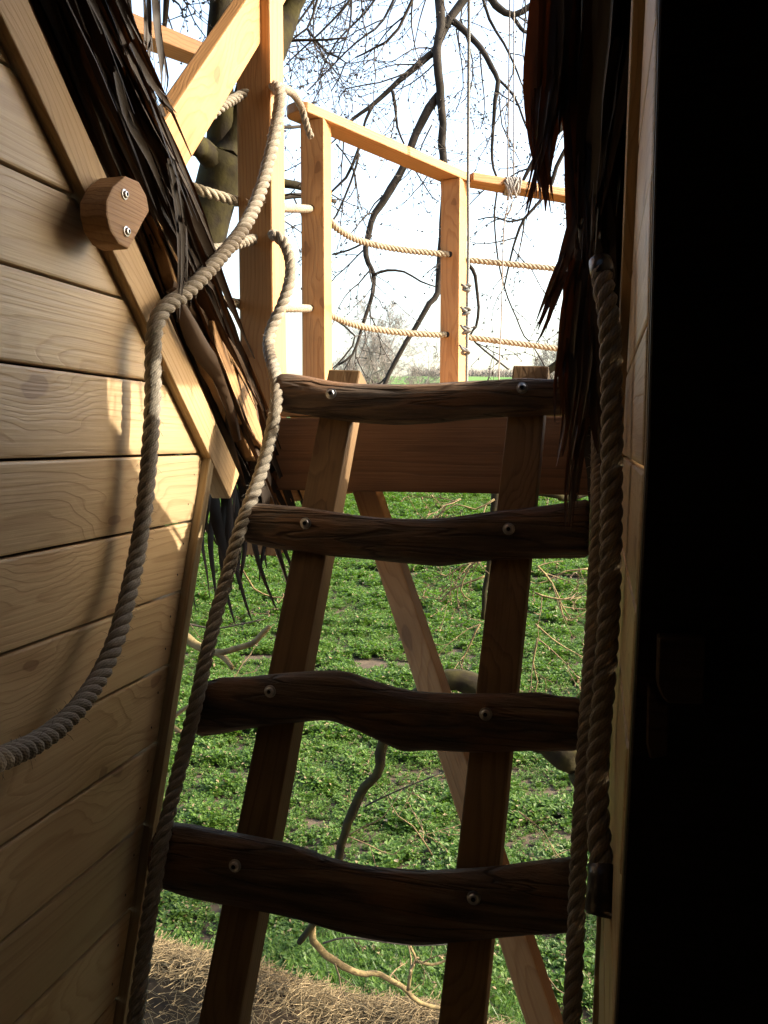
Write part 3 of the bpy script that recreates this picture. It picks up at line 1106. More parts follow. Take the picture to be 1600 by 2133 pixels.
up = Vector((0, 1, 0))
fence_rope([P(250, 310, 2.0), P(330, 356, 2.06), P(400, 390, 2.12), P(450, 407, 2.17), P(500, 421, 2.24), P(560, 431, 2.36), P(610, 434, 2.70), q2a + up * 0.01, pc2 * 1 + Vector((0, 0, q2a.z - pc2.z)),
            P(680, 452, 3.17), P(700, 474, 3.24), P(740, 498, 3.36), P(790, 512, 3.48), P(850, 522, 3.58), P(900, 527, 3.65), q3a + up * 0.01, Vector((pc3.x, pc3.y, q3a.z)), P(970, 541, 3.74), P(1050, 549, 3.80), P(1120, 556, 3.86), P(1190, 563, 3.92), P(1260, 566, 4.0)],
           'upper pale rope threaded through the railing posts')
fence_rope([P(300, 560, 2.0), P(370, 594, 2.08), P(420, 613, 2.13), P(460, 625, 2.18), P(500, 634, 2.24), P(560, 640, 2.36), P(610, 642, 2.70), q2b + up * 0.01, Vector((pc2.x, pc2.y, q2b.z)),
            P(680, 652, 3.17), P(700, 662, 3.24), P(740, 677, 3.36), P(790, 687, 3.48), P(850, 694, 3.58), P(900, 697, 3.65), q3b + up * 0.01, Vector((pc3.x, pc3.y, q3b.z)), P(968, 702, 3.74), P(1050, 712, 3.80), P(1120, 721, 3.86), P(1190, 730, 3.92), P(1260, 738, 4.0)],
           'lower pale rope threaded through the railing posts')
r6 = [Vr(395, 535, -0.90), Vr(430, 522, -0.89), Vr(470, 518, -0.885), Vr(500, 506, -0.88), H(2.10, -0.868, toh(Vr(556, 496, -0.86))[2])]
o = rope_mesh('tie_rope', r6, 0.0140, M['rope'], sides=7, detail=12)
tag(o, 'short stretch of thick rope behind the left edge of the tall post', 'rope')

# thin cords
gc = thing('climbing_cord', P(975, 800, 3.40), 'thin grey cord with small knots hanging in front of the far post', 'cord')
mb = MB()
cp = spline([P(978, -300, 3.30), P(977, 0, 3.38), P(976, 200, 3.42), P(975, 380, 3.44), P(976, 500, 3.45), P(974, 600, 3.45), P(973, 700, 3.45), P(972, 800, 3.45), P(970, 900, 3.45)], 0.08)
mb.tube(cp, [0.0062] * len(cp), 7)
mb.build('line', M['cord'], gc)
for i, (kx, ky) in enumerate(((973, 600), (972, 649), (972, 688), (970, 731))):
    mb = MB()
    c = P(kx, ky, 3.445)
    rngk = random.Random(i)
    for s in range(2):
        lp = []
        for k in range(13):
            a = 2 * math.pi * k / 12
            lp.append(c + Vector((math.cos(a) * 0.015, math.sin(a) * 0.013, (s - 0.5) * 0.013 + math.sin(a + s * 2 + i) * 0.006)))
        mb.tube(lp, [0.0062] * 13, 6)
    tl = [c + Vector((0, -0.012, 0)), c + Vector((-0.016, -0.018, 0.006)), c + Vector((-0.026, -0.016, 0.012 + 0.004 * i))]
    mb.tube(tl, [0.006, 0.006, 0.005], 6)
    mb.build('knot', M['cord'], gc)

wc = thing('tied_cord', P(1065, 390, 3.80), 'thin white doubled cord knotted round the far handrail', 'cord')
mb = MB()
for (xa, xb) in ((1062, 1057), (1071, 1070)):
    cp = spline([P(xa + 6, -350, 3.7), P(xa, 0, 3.76), P((xa + xb) / 2, 200, 3.77), P(xb, 378, 3.78)], 0.1)
    mb.tube(cp, [0.0032] * len(cp), 5)
cp = spline([P(1060, 420, 3.76), P(1050, 470, 3.76), P(1047, 560, 3.77), P(1044, 680, 3.77), P(1040, 760, 3.77), P(1039, 900, 3.77)], 0.1)
mb.tube(cp, [0.0032] * len(cp), 5)
cp = spline([P(1068, 420, 3.75), P(1062, 440, 3.75), P(1056, 446, 3.75)], 0.02)
mb.tube(cp, [0.0045] * len(cp), 5)
mb.build('line', M['white_cord'], wc)
mb = MB()
rk = random.Random(3)
hrz = toh(P(1066, 388, 3.80))[2] + EYE
for i in range(7):
    px = 1052 + i * 4.6
    c = P(px, 388, 3.815)
    lp = []
    for k in range(15):
        a = 2 * math.pi * k / 14
        lp.append(c + d2 * rk.uniform(-0.004, 0.004) + Vector((0, math.cos(a) * 0.062, math.sin(a) * (0.030 + rk.uniform(0, 0.004)))))
    mb.tube(lp, [0.0058] * 15, 6)
for i in range(8):
    a = P(1050 + rk.uniform(0, 32), 376 + rk.uniform(-3, 6), 3.755)
    b = P(1056 + rk.uniform(0, 22), 408 + rk.uniform(-4, 10), 3.748)
    m_ = (a + b) / 2 + Vector((rk.uniform(-.012, .012), -0.008, 0))
    cp = spline([a, m_, b], 0.008)
    mb.tube(cp, [0.0055] * len(cp), 6)
mb.build('knot', M['white_cord'], wc)

# ------------------------------------------------------------------ thatch
SQ = math.sqrt(0.5)


def S(s, n, r):
    "roof coordinates: s down the slope, n out of the roof, r to the right"
    return H((s + n) * SQ, r, (n - s) * SQ)


def thatch_side(parent, rlo, rhi, redge, sgn, seed, count, eave_s):
    rng = random.Random(seed)
    prism('thatch_core', [(-0.75, 1.305), (eave_s - 0.25, 1.305), (eave_s - 0.12, 1.36), (eave_s - 0.2, 1.43), (-0.75, 1.46)], rlo, rhi, O, (hA - UP), (hA + UP), M['thatch_core'], parent, 0) if False else None
    mb = MB()
    o2 = [(-0.75, 1.30), (eave_s - 0.10, 1.30), (eave_s - 0.02, 1.35), (eave_s - 0.12, 1.43), (-0.75, 1.45)]
    if sgn < 0:
        o2 = [(-0.75, 1.30), (eave_s - 0.10, 1.30), (eave_s, 1.40), (0.95, 1.48), (0.60, 1.525), (0.2, 1.58), (-0.75, 1.62)]  # right core made thicker to keep sun off the left wall
    a = [S(p[0], p[1], rlo) for p in o2]
    b = [S(p[0], p[1], rhi) for p in o2]
    mb.v = a + b
    k = len(o2)
    mb.face(tuple(range(k)))
    mb.face(tuple(reversed(range(k, 2 * k))))
    for i in range(k):
        j = (i + 1) % k
        mb.face((i, i + k, j + k, j))
    mb.build('thatch_core', M['thatch_core'], parent, smooth=False)
    mb = MB()
    for i in range(count):
        s0 = rng.uniform(-0.7, eave_s - 0.25)
        n0 = rng.uniform(1.30, 1.47 if sgn > 0 else 1.50)
        depth = rng.random() ** 1.6
        r0 = redge - sgn * (depth * 0.35 - 0.02)
        Lr = rng.uniform(0.35, 0.75)
        pts = []
        dn = rng.uniform(-0.02, 0.07)
        dr_ = rng.uniform(-0.05, 0.05) + sgn * 0.02
        m = 9
        wvy = rng.uniform(0.0, 0.010)
        wvf = rng.uniform(2, 7)
        for j in range(m):
            u = j / (m - 1)
            p = S(s0 + Lr * u, n0 + dn * u, r0 + dr_ * u + rng.uniform(-0.002, 0.002))
            p = p - UP * (0.10 * u * u * Lr) + (hA + UP) * (wvy * math.sin(u * wvf + s0 * 9)) + hR * (wvy * 0.7 * math.sin(u * wvf * 0.8 + n0 * 40))
            pts.append(p)
        mb.blade(pts, rng.uniform(0.014, 0.046), hR * rng.uniform(0.2, 1) + (hA + UP) * rng.uniform(-0.6, 0.6), fold=rng.uniform(0.1, 0.4), tip=0.12, twist=rng.uniform(-0.8, 0.8))
    # fringe at the eave, hanging
    o = mb.build('thatch_bundle', M['thatch_dark'], parent, smooth=True)
    o['kind'] = 'stuff'


def strip(parent, pts, w, side=None, fold=0.3, mat='thatch', tip=0.08, twist=0.0):
    mb = MB()
    sp = resample(spline(pts, 0.02), 0.03)
    mb.blade(sp, w, side if side is not None else hR * 0.8 - hA * 0.5, fold=fold, tip=tip, taper=1.2, twist=twist)
    return mb.build('palm_leaf_strip', M[mat], parent)


tl_ = thing('thatched_roof', H(1.6, -1.0, 0.0), 'dark palm thatch roof edge above the pale plank wall, ragged strips hanging', 'roof')
thatch_side(tl_, -1.75, RL - 0.035, RL + 0.005, 1, 11, 760, 1.33)
# waney edged boards beside the rafter
rngw = random.Random(4)
for (na, nb, s0, s1, rr_, sd) in ((1.262, 1.305, -0.55, 1.33, RL - 0.018, 3), (1.288, 1.340, 0.72, 1.38, RL + 0.028, 8), (1.335, 1.40, 0.86, 1.42, RL + 0.020, 15), (1.30, 1.37, 0.98, 1.36, RL + 0.048, 23)):
    outl = []
    m = 26
    def wob(s_, k_):
        return mnoise.noise(Vector((s_ * 8, sd + k_, 0))) + 0.5 * mnoise.noise(Vector((s_ * 21, sd + k_, 4)))
    for i in range(m + 1):
        u = i / m
        s = s0 + (s1 - s0) * u
        tp_ = min(1.0, 0.12 + u * 5, 0.12 + (1 - u) * 3.2)
        mid_ = (na + nb) / 2 + 0.012 * wob(s, 2)
        outl.append((s, mid_ - (nb - na) * 0.5 * tp_ * (1 + 0.35 * wob(s, 0))))
    for i in range(m, -1, -1):
        u = i / m
        s = s0 + (s1 - s0) * u
        tp_ = min(1.0, 0.12 + u * 5, 0.12 + (1 - u) * 3.2)
        mid_ = (na + nb) / 2 + 0.012 * wob(s, 2)
        outl.append((s, mid_ + (nb - na) * 0.5 * tp_ * (1 + 0.8 * wob(s, 7))))
    prism('waney_board', outl, -0.014, 0.014, H(0, rr_, 0), (hA - UP), (hA + UP), M['waney'], tl_, 0.002)
rx_ = random.Random(19)
# explicit strips read off the left eave: (pixel path, r, width)
LS = [
    ([(236, -60), (262, 40), (300, 150), (341, 252)], -0.80, 0.012),
    ([(270, 90), (300, 150), (335, 200), (368, 236)], -0.78, 0.014),
    ([(262, -40), (266, 40), (264, 110)], -0.86, 0.016),
    ([(306, -60), (310, 60), (308, 150), (306, 210)], -0.84, 0.012),
    ([(318, -60), (325, 60), (335, 140), (337, 186)], -0.83, 0.018),
    ([(240, 150), (262, 240), (310, 330), (350, 430)], -0.80, 0.020),
    ([(300, 200), (325, 300), (352, 380), (408, 448)], -0.82, 0.011),
    ([(350, 330), (372, 430), (380, 540), (374, 664)], -0.78, 0.014),
    ([(368, 420), (384, 500), (405, 560), (408, 632)], -0.80, 0.013),
    ([(385, 480), (402, 540), (422, 590), (424, 630)], -0.83, 0.011),
    ([(395, 520), (420, 570), (448, 605), (463, 660)], -0.80, 0.014),
    ([(330, 220), (350, 320), (380, 440), (398, 520)], -0.86, 0.030),
    ([(270, 60), (300, 180), (335, 320), (372, 450)], -0.84, 0.034),
    ([(240, 20), (275, 150), (320, 300), (360, 420)], -0.88, 0.040),
    ([(330, 260), (362, 380), (392, 500), (410, 600)], -0.90, 0.040),
]
for (pp, rr_, w) in LS:
    strip(tl_, [Vr(a, b, rr_) for a, b in pp], w, hA * 0.6 + UP * 0.5 + hR * 0.25, fold=0.18, mat='thatch_dark')
for (pp, rr_, w) in (([(396, 640), (440, 700), (492, 760), (530, 850)], -0.800, 0.055), ([(430, 690), (480, 735), (520, 795), (552, 880)], -0.815, 0.050), ([(380, 640), (425, 730), (470, 800), (498, 920)], -0.790, 0.042),
                     ([(470, 745), (505, 800), (530, 860), (535, 950)], -0.800, 0.046), ([(360, 600), (400, 650), (430, 700), (480, 745)], -0.805, 0.045)):
    strip(tl_, [Vr(a, b, rr_) for a, b in pp], w, hA * 0.5 + UP * 0.6 + hR * 0.5, fold=-0.35, mat='sheath', tip=0.45, twist=rx_.uniform(-0.9, 0.9))
fx = MB()
for (pp, rr_, w) in LS:
    for q in range(4):
        jx, jy = rx_.uniform(-14, 10), rx_.uniform(-30, 20)
        cp = [Vr(a + jx + rx_.uniform(-4, 4), b + jy, rr_ + rx_.uniform(-0.03, 0.01)) for a, b in pp]
        sp = resample(spline(cp, 0.02), 0.03)
        if len(sp) > 3:
            fx.blade(sp, rx_.uniform(0.004, 0.012), hA + UP * rx_.uniform(-1, 1) + hR * rx_.uniform(-0.5, 0.5), fold=0.25, tip=0.1, taper=1.2, twist=rx_.uniform(-1, 1))
o = fx.build('frayed_fibres', M['thatch_dark'], tl_)
o['kind'] = 'stuff'
# fringe under the eave
rf = random.Random(21)
FR_ = [((440, 1010), (425, 1100), (398, 1180), (408, 1270), 0.016), ((455, 1020), (440, 1120), (446, 1200), (452, 1255), 0.018), ((430, 1030), (405, 1130), (392, 1220), (403, 1293), 0.012),
       ((470, 1030), (462, 1130), (470, 1220), (490, 1300), 0.018), ((490, 1020), (500, 1120), (495, 1190), (508, 1235), 0.020), ((480, 1030), (485, 1140), (505, 1230), (524, 1292), 0.016),
       ((520, 1040), (530, 1130), (548, 1200), (577, 1272), 0.015), ((530, 1060), (528, 1120), (540, 1180), (548, 1200), 0.014), ((560, 1070), (575, 1130), (592, 1190), (605, 1236), 0.015),
       ((570, 1080), (592, 1140), (608, 1180), (612, 1210), 0.014), ((540, 1060), (555, 1110), (545, 1170), (540, 1215), 0.013), ((505, 1040), (512, 1130), (505, 1180), (498, 1232), 0.014),
       ((450, 1010), (452, 1080), (470, 1160), (482, 1230), 0.030), ((470, 1010), (478, 1090), (470, 1160), (475, 1200), 0.034), ((425, 1040), (415, 1110), (400, 1160), (385, 1230), 0.012),
       ((430, 1040), (422, 1120), (432, 1190), (438, 1250), 0.012), ((500, 900), (520, 1000), (510, 1080), (520, 1120), 0.05), ((530, 880), (540, 980), (525, 1050), (520, 1110), 0.04)]
for (a, b, c, d, w) in FR_:
    tt = rf.uniform(1.86, 2.0)
    strip(tl_, [Qt(a[0], a[1], tt), Qt(b[0], b[1], tt), Qt(c[0], c[1], tt), Qt(d[0], d[1], tt)], w, hR, fold=0.25, tip=0.15, twist=rf.uniform(-0.6, 0.6), mat='thatch_dark')
# dense dark lower eave
mb = MB()
for i in range(130):
    u = rf.random()
    px = 395 + 150 * u + rf.uniform(-10, 10)
    py = 640 + 330 * u + rf.uniform(-15, 50)
    tt = 1.72 + 0.24 * u + rf.uniform(0, 0.1)
    a = Qt(px, py, tt)
    Lh = rf.uniform(0.10, 0.28)
    pts = [a + UP * (-Lh * k / 4 + 0.03) + hA * (0.10 * (k / 4) * Lh) + hR * rf.uniform(-0.006, 0.006) for k in range(5)]
    mb.blade(pts, rf.uniform(0.014, 0.04), hR * rf.uniform(0.3, 1) + hA * rf.uniform(-1, 1), fold=0.25, tip=0.1, twist=rf.uniform(-0.7, 0.7))
o = mb.build('thatch_fringe', M['thatch_dark'], tl_)
o['kind'] = 'stuff'

tr_ = thing('thatched_roof', H(1.6, 0.2, 0.0), 'dark palm thatch hanging down right of the doorway, orange where lit', 'roof')
thatch_side(tr_, 0.035, 0.85, 0.01, -1, 12, 380, 1.36)
prism('shade_overhang', [(1.22, 0.76), (1.5, 0.735), (1.8, 0.72), (2.08, 0.735), (2.09, 1.0), (1.72, 1.07), (1.45, 1.25), (1.15, 1.5)], 0.03, 0.08, O, hA, UP, M['thatch_core'], tr_, 0)  # slab added to block sun from the left thatch and wall
ro = random.Random(6)
for k in range(16):  # strips added along the slab to break up its shadow edge
    t0 = 1.28 + 0.05 * k + ro.uniform(-0.02, 0.02)
    rr0 = 0.05 + ro.uniform(-0.02, 0.02)
    strip(tr_, [H(t0, rr0, 0.86), H(t0 + 0.015, rr0, 0.77), H(t0 + 0.03, rr0 + ro.uniform(-0.015, 0.015), 0.74 - ro.uniform(0.02, 0.10))], ro.uniform(0.014, 0.03), hA, fold=0.2, tip=0.1)
prism('corner_board', [(0.0, -0.35), (0.075, -0.35), (0.075, 0.42), (0.0, 0.42)], 0, 0.02, H(1.72, 0.0, 0), hR, UP, M['darkboard'], tr_, 0.002)
RS = [
    ([(1125, -60), (1120, 60), (1108, 180), (1112, 300), (1128, 390)], 1.45, 0.032),
    ([(1140, -60), (1142, 80), (1135, 220), (1125, 330), (1134, 420)], 1.44, 0.036),
    ([(1165, -60), (1160, 100), (1148, 220), (1122, 350), (1105, 400), (1095, 446)], 1.43, 0.026),
    ([(1180, -60), (1175, 80), (1160, 200), (1140, 330), (1136, 440)], 1.47, 0.040),
    ([(1200, -60), (1190, 60), (1180, 170), (1175, 260)], 1.46, 0.060),
    ([(1215, -60), (1212, 120), (1205, 300), (1200, 480), (1198, 640)], 1.50, 0.070),
    ([(1235, -60), (1228, 200), (1215, 420), (1205, 600), (1200, 760)], 1.48, 0.075),
    ([(1260, -60), (1245, 200), (1228, 420), (1215, 560), (1208, 700)], 1.50, 0.070),
    ([(1200, 440), (1178, 540), (1160, 590), (1135, 650), (1120, 690)], 1.46, 0.022),
    ([(1205, 520), (1190, 640), (1178, 700), (1168, 780), (1172, 860)], 1.47, 0.026),
    ([(1215, 560), (1205, 680), (1195, 780), (1182, 900), (1172, 950)], 1.46, 0.022),
    ([(1220, 560), (1215, 700), (1205, 840), (1190, 940), (1180, 1000), (1176, 1090)], 1.47, 0.024),
    ([(1228, 560), (1222, 700), (1215, 860), (1200, 960), (1190, 1060)], 1.45, 0.028),
    ([(1236, 580), (1230, 740), (1222, 860), (1200, 960), (1186, 1098)], 1.46, 0.020),
    ([(1235, 620), (1236, 740), (1238, 860), (1246, 945)], 1.44, 0.034),
    ([(1225, 500), (1228, 640), (1222, 760), (1212, 860)], 1.49, 0.060),
    ([(1212, 480), (1206, 600), (1200, 720), (1192, 850)], 1.50, 0.050),
    ([(1250, 300), (1242, 380), (1236, 460), (1240, 540)], 1.55, 0.045),
    ([(1190, -60), (1198, 160), (1200, 330), (1196, 460)], 1.52, 0.060),
    ([(1225, -60), (1218, 160), (1214, 330), (1210, 520)], 1.46, 0.060),
    ([(1245, -60), (1238, 160), (1232, 360), (1228, 560)], 1.45, 0.050),
]
fx = MB()
rx = random.Random(17)
for (pp, tt, w) in RS:
    for q in range(5):
        jx, jy = rx.uniform(-16, 16), rx.uniform(-30, 30)
        m0 = rx.randrange(0, max(1, len(pp) - 2))
        cp = [Qt(a + jx + rx.uniform(-5, 5), b + jy, tt + rx.uniform(-0.03, 0.03)) for a, b in pp[m0:]]
        sp = resample(spline(cp, 0.02), 0.03)
        if len(sp) > 3:
            fx.blade(sp, rx.uniform(0.004, 0.011), hR + hA * rx.uniform(-1, 1), fold=0.25, tip=0.1, taper=1.2, twist=rx.uniform(-1, 1))
o = fx.build('frayed_fibres', M['thatch'], tr_)
o['kind'] = 'stuff'
for i, (pp, tt, w) in enumerate(RS):
    strip(tr_, [Qt(a, b, tt) for a, b in pp], w, hR + hA * (0.3 if i % 2 else -0.3), fold=0.22, tip=0.05)

# ------------------------------------------------------------------ trees
def rot_about(v, axis, ang):
    return Quaternion(axis, ang) @ v


class Tree:
    def __init__(self, seed):
        self.rng = random.Random(seed)
        self.tw = MB()
        self.bud = MB()

    def twig(self, start, d, L, r, level, droop=0.25, buds=True, kink=0.35):
        rng = self.rng
        n = max(3, int(L / 0.07))
        pts, p = [start.copy()], start.copy()
        d = d.normalized()
        dirs = []
        for i in range(n):
            d = (d + Vector((rng.gauss(0, 1), rng.gauss(0, 1), rng.gauss(0, 1))) * kink * 0.5 - UP * droop * 0.12).normalized()
            p = p + d * (L / n)
            pts.append(p.copy())
            dirs.append(d.copy())
        rad = [max(0.0017, r * (1 - 0.75 * i / n)) for i in range(n + 1)]
        self.tw.tube(pts, rad, 4 if level else 5, cap=False)
        if buds:
            b = self.bud
            for i in range(1, n + 1):
                if rng.random() < 0.75 or i == n:
                    dd = (dirs[i - 1] + Vector((rng.gauss(0, .7), rng.gauss(0, .7), rng.gauss(0, .7)))).normalized()
                    c = pts[i]
                    bl = rng.uniform(0.016, 0.030)
                    x = dd.orthogonal().normalized()
                    y = dd.cross(x)
                    i0 = len(b.v)
                    w = bl * 0.26
                    b.v += [c, c + dd * bl * .45 + x * w, c + dd * bl * .45 - x * w * .5 + y * w * .87, c + dd * bl * .45 - x * w * .5 - y * w * .87, c + dd * bl]
                    for k in range(3):
                        k2 = (k + 1) % 3
                        b.face((i0, i0 + 1 + k2, i0 + 1 + k))
                        b.face((i0 + 4, i0 + 1 + k, i0 + 1 + k2))
        if level > 0:
            for i in range(1, n):
                if rng.random() < 0.68:
                    ax = dirs[i - 1].orthogonal().normalized()
                    ax = rot_about(ax, dirs[i - 1], rng.uniform(0, 2 * math.pi))
                    dd = rot_about(dirs[i - 1], ax, rng.uniform(0.5, 1.1))
                    self.twig(pts[i], dd, L * rng.uniform(0.25, 0.55), rad[i] * 0.65, level - 1, droop, buds, kink)

    def limb(self, ctrl, r0, r1, parent, mat, step=0.08, twigs=0.0, tl=0.6, level=1, droop=0.3, start=0.1, sides=9, bump=0.08, trad=0.0062, buds=True):
        n = len(ctrl)
        rads = [r0 + (r1 - r0) * i / (n - 1) for i in range(n)]
        pts, rad = spline(ctrl, step, rads)
        rng = self.rng
        for i in range(1, len(pts) - 1):
            pts[i] = pts[i] + Vector((mnoise.noise(pts[i] * 2.3), mnoise.noise(pts[i] * 2.3 + Vector((9, 9, 9))), mnoise.noise(pts[i] * 2.3 + Vector((5, 1, 7))))) * rad[i] * 0.5
            pts[i] = pts[i] + Vector((mnoise.noise(pts[i] * 7), mnoise.noise(pts[i] * 7 + Vector((3, 8, 1))), mnoise.noise(pts[i] * 7 + Vector((6, 2, 9))))) * (min(0.012, rad[i] * 0.5) if mat == 'bark' else min(0.03, rad[i] * 1.2))
            rad[i] *= 1 + bump * mnoise.noise(pts[i] * 9) * 2
        mb = MB()
        mb.tube(pts, rad, sides)
        o = mb.build('limb', M[mat], parent)
        if twigs:
            tot = len(pts)
            for i in range(int(start * tot), tot):
                m = twigs * step
                while m > 0:
                    if rng.random() < m:
                        t = (pts[min(i + 1, tot - 1)] - pts[max(i - 1, 0)]).normalized()
                        ax = rot_about(t.orthogonal().normalized(), t, rng.uniform(0, 2 * math.pi))
                        dd = rot_about(t, ax, rng.uniform(0.5, 1.2))
                        self.twig(pts[i], dd, tl * rng.uniform(0.4, 1.2), min(trad, rad[i] * 0.6), level, droop, buds)
                    m -= 1
        return o

    def finish(self, parent, mat='twig', budmat='twig'):
        if self.tw.f:
            o = self.tw.build('twigs', M[mat], parent)
            o['kind'] = 'stuff'
        if self.bud.f:
            o = self.bud.build('buds', M[budmat], parent, smooth=False)
            o['kind'] = 'stuff'


def pl(lst, d0, d1=None):
    d1 = d0 if d1 is None else d1
    n = len(lst)
    return [P(a, b, d0 + (d1 - d0) * i / max(1, n - 1)) for i, (a, b) in enumerate(lst)]


# the mossy tree behind the tall post
ta = thing('beech_tree', Vector((-1.75, 4.6, 0)), 'mossy bare beech tree with forked trunk behind the tall post', 'tree')
T1 = Tree(31)
trunk = [Vector((-1.9, 4.5, -0.2)), Vector((-1.72, 4.5, 1.4)), P(245, 1300, 4.5), P(320, 950, 4.5), P(385, 690, 4.5), P(424, 500, 4.5), P(447, 410, 4.5), P(474, 330, 4.5)]
r_ = [0.26, 0.2, 0.16, 0.14, 0.125, 0.115, 0.115, 0.12]
pts, rad = spline(trunk, 0.08, r_)
mb = MB()
for i in range(len(rad)):
    rad[i] *= 1 + 0.12 * mnoise.noise(pts[i] * 5)
mb.tube(pts, rad, 14)
mb.build('trunk', M['moss'], ta)
T1.limb([P(470, 345, 4.5), P(520, 220, 4.55), P(560, 110, 4.6), P(603, 0, 4.65), P(640, -160, 4.7), P(690, -420, 4.8)], 0.11, 0.05, ta, 'moss', twigs=2.0, start=0.5)
T1.limb([P(466, 330, 4.5), P(462, 200, 4.45), P(458, 60, 4.4), P(452, -80, 4.4), P(440, -300, 4.4)], 0.075, 0.05, ta, 'moss', twigs=1.0, start=0.3)
T1.limb([P(452, 350, 4.45), P(432, 318, 4.4), P(414, 300, 4.3), P(398, 306, 4.2)], 0.07, 0.038, ta, 'moss', step=0.04)
T1.limb([P(352, -300, 4.3), P(350, -60, 4.3), P(346, 20, 4.3), P(342, 60, 4.3)], 0.02, 0.010, ta, 'bark', twigs=3)
T1.limb(pl([(505, 330), (560, 366), (620, 385), (650, 400)], 4.5, 4.8), 0.03, 0.018, ta, 'moss', twigs=4, tl=0.5)
T1.limb(pl([(500, 430), (580, 412), (640, 408), (700, 420)], 4.5, 4.8), 0.022, 0.010, ta, 'bark', twigs=4, tl=0.5)
T1.limb(pl([(500, 330), (560, 270), (610, 264), (660, 262)], 4.5, 4.9), 0.014, 0.006, ta, 'bark', twigs=4, tl=0.5)
# fine drooping twigs top left of the sky
for (a, b, c, d) in (((730, -120), (640, 20), (600, 75), (560, 130)), ((790, -100), (735, -10), (690, 45), (600, 130)), ((850, -80), (800, 40), (740, 90), (640, 190)), ((700, -100), (660, 0), (640, 60), (590, 90)),
                     ((560, 90), (620, 84), (680, 82), (720, 78)), ((740, -80), (732, 0), (728, 60), (700, 130)), ((640, 60), (680, 110), (720, 130), (690, 190)), ((900, -100), (830, 60), (780, 100), (740, 120)),
                     ((820, -120), (780, 0), (700, 90), (660, 170))):
    T1.limb(pl([a, b, c, d], T1.rng.uniform(4.8, 6.2)), 0.011, 0.004, ta, 'bark', twigs=6.5, tl=0.55, level=1, droop=0.5, sides=5)
T1.finish(ta)

# low left twigs, pale and mossy, belong to the same tree
T1b = Tree(77)
T1b.limb(pl([(300, 1262), (370, 1313), (424, 1344), (455, 1362), (470, 1378), (484, 1392)], 4.2, 4.0), 0.026, 0.012, ta, 'palebark', step=0.04)
T1b.limb(pl([(450, 1358), (480, 1352), (525, 1343), (545, 1325), (556, 1312), (562, 1304)], 4.0), 0.016, 0.011, ta, 'palebark', step=0.04, twigs=1.5, tl=0.5, start=0.3)
T1b.limb(pl([(300, 1380), (341, 1482), (363, 1512), (382, 1526)], 4.1, 4.0), 0.016, 0.010, ta, 'palebark', step=0.04)
T1b.limb(pl([(350, 1502), (372, 1486), (392, 1470), (420, 1440)], 4.0), 0.013, 0.006, ta, 'palebark', step=0.04, twigs=2)
T1b.limb(pl([(470, 1160), (500, 1180), (530, 1225), (570, 1245), (620, 1240)], 5.0), 0.007, 0.004, ta, 'palebark', twigs=3.5, tl=0.4)
T1b.limb(pl([(360, 1290), (440, 1310), (500, 1300), (550, 1290)], 4.4), 0.006, 0.003, ta, 'twig', twigs=3, tl=0.4)
T1b.finish(ta, 'budtwig', 'budtwig')

# second tree, its trunk right of the frame, limbs drooping through the view
tb = thing('beech_tree', Vector((4.6, 6.6, 0)), 'bare beech with dark limbs drooping across the bright sky', 'tree')
T2 = Tree(52)
trunk = [Vector((4.6, 6.6, -0.2)), Vector((4.5, 6.6, 2)), Vector((4.4, 6.7, 5)), Vector((4.1, 6.6, 8)), Vector((3.6, 6.5, 11)), Vector((3.2, 6.4, 13))]
pts, rad = spline(trunk, 0.2, [0.36, 0.29, 0.25, 0.21, 0.15, 0.08])
mb = MB()
mb.tube(pts, rad, 14)
mb.build('trunk', M['moss'], tb)
top = Vector((3.9, 6.6, 9.2))
kw = dict(twigs=4.2, tl=0.7, level=1, droop=0.4, start=0.25)
T2.limb([top, Vector((2.8, 6.3, 10.1)), Vector((1.4, 6.1, 9.6)), P(960, -300, 6.0), P(915, -120, 6.0)] + pl([(913, 0), (918, 57), (911, 105), (916, 184), (920, 262), (918, 306), (922, 346), (922, 437), (916, 547), (911, 608), (896, 632), (863, 687), (819, 761), (802, 800), (785, 860)], 6.0, 5.8), 0.042, 0.014, tb, 'bark', twigs=3.2, tl=0.6, start=0.4)
T2.limb([top, Vector((3.0, 6.6, 9.9)), Vector((1.7, 6.4, 9.0)), P(1010, -60, 6.1)] + pl([(970, 0), (937, 39), (907, 105), (894, 118), (850, 153), (815, 188), (771, 223), (736, 249), (705, 285)], 6.05, 5.9), 0.042, 0.010, tb, 'bark', **kw)
T2.limb(pl([(914, 200), (894, 227), (867, 280), (854, 311), (815, 394), (784, 442), (771, 481), (762, 516), (767, 551), (778, 573), (776, 612), (762, 656), (749, 700), (735, 740), (705, 760)], 6.0, 5.7), 0.034, 0.007, tb, 'bark', **kw)
T2.limb(pl([(778, 573), (806, 564), (841, 566), (876, 586), (907, 597)], 5.8), 0.010, 0.005, tb, 'bark', **kw)
T2.limb(pl([(934, 36), (951, 48), (981, 74), (1003, 100), (1025, 140), (1038, 170), (1031, 210), (1029, 245), (1025, 306), (1029, 350), (1042, 380)], 6.05, 5.9), 0.026, 0.007, tb, 'bark', **kw)
T2.limb(pl([(1038, 165), (1070, 200), (1090, 250), (1110, 300), (1100, 340)], 6.0, 5.8), 0.010, 0.005, tb, 'bark', **kw)
T2.limb([P(1000, -260, 6.3)] + pl([(1010, -40), (1025, 0), (1042, 18), (1069, 31), (1112, 9), (1180, -30)], 6.3), 0.03, 0.02, tb, 'bark', **kw)
T2.limb(pl([(1060, 25), (1078, 50), (1092, 66), (1112, 68), (1150, 76)], 6.3), 0.016, 0.010, tb, 'bark', **kw)
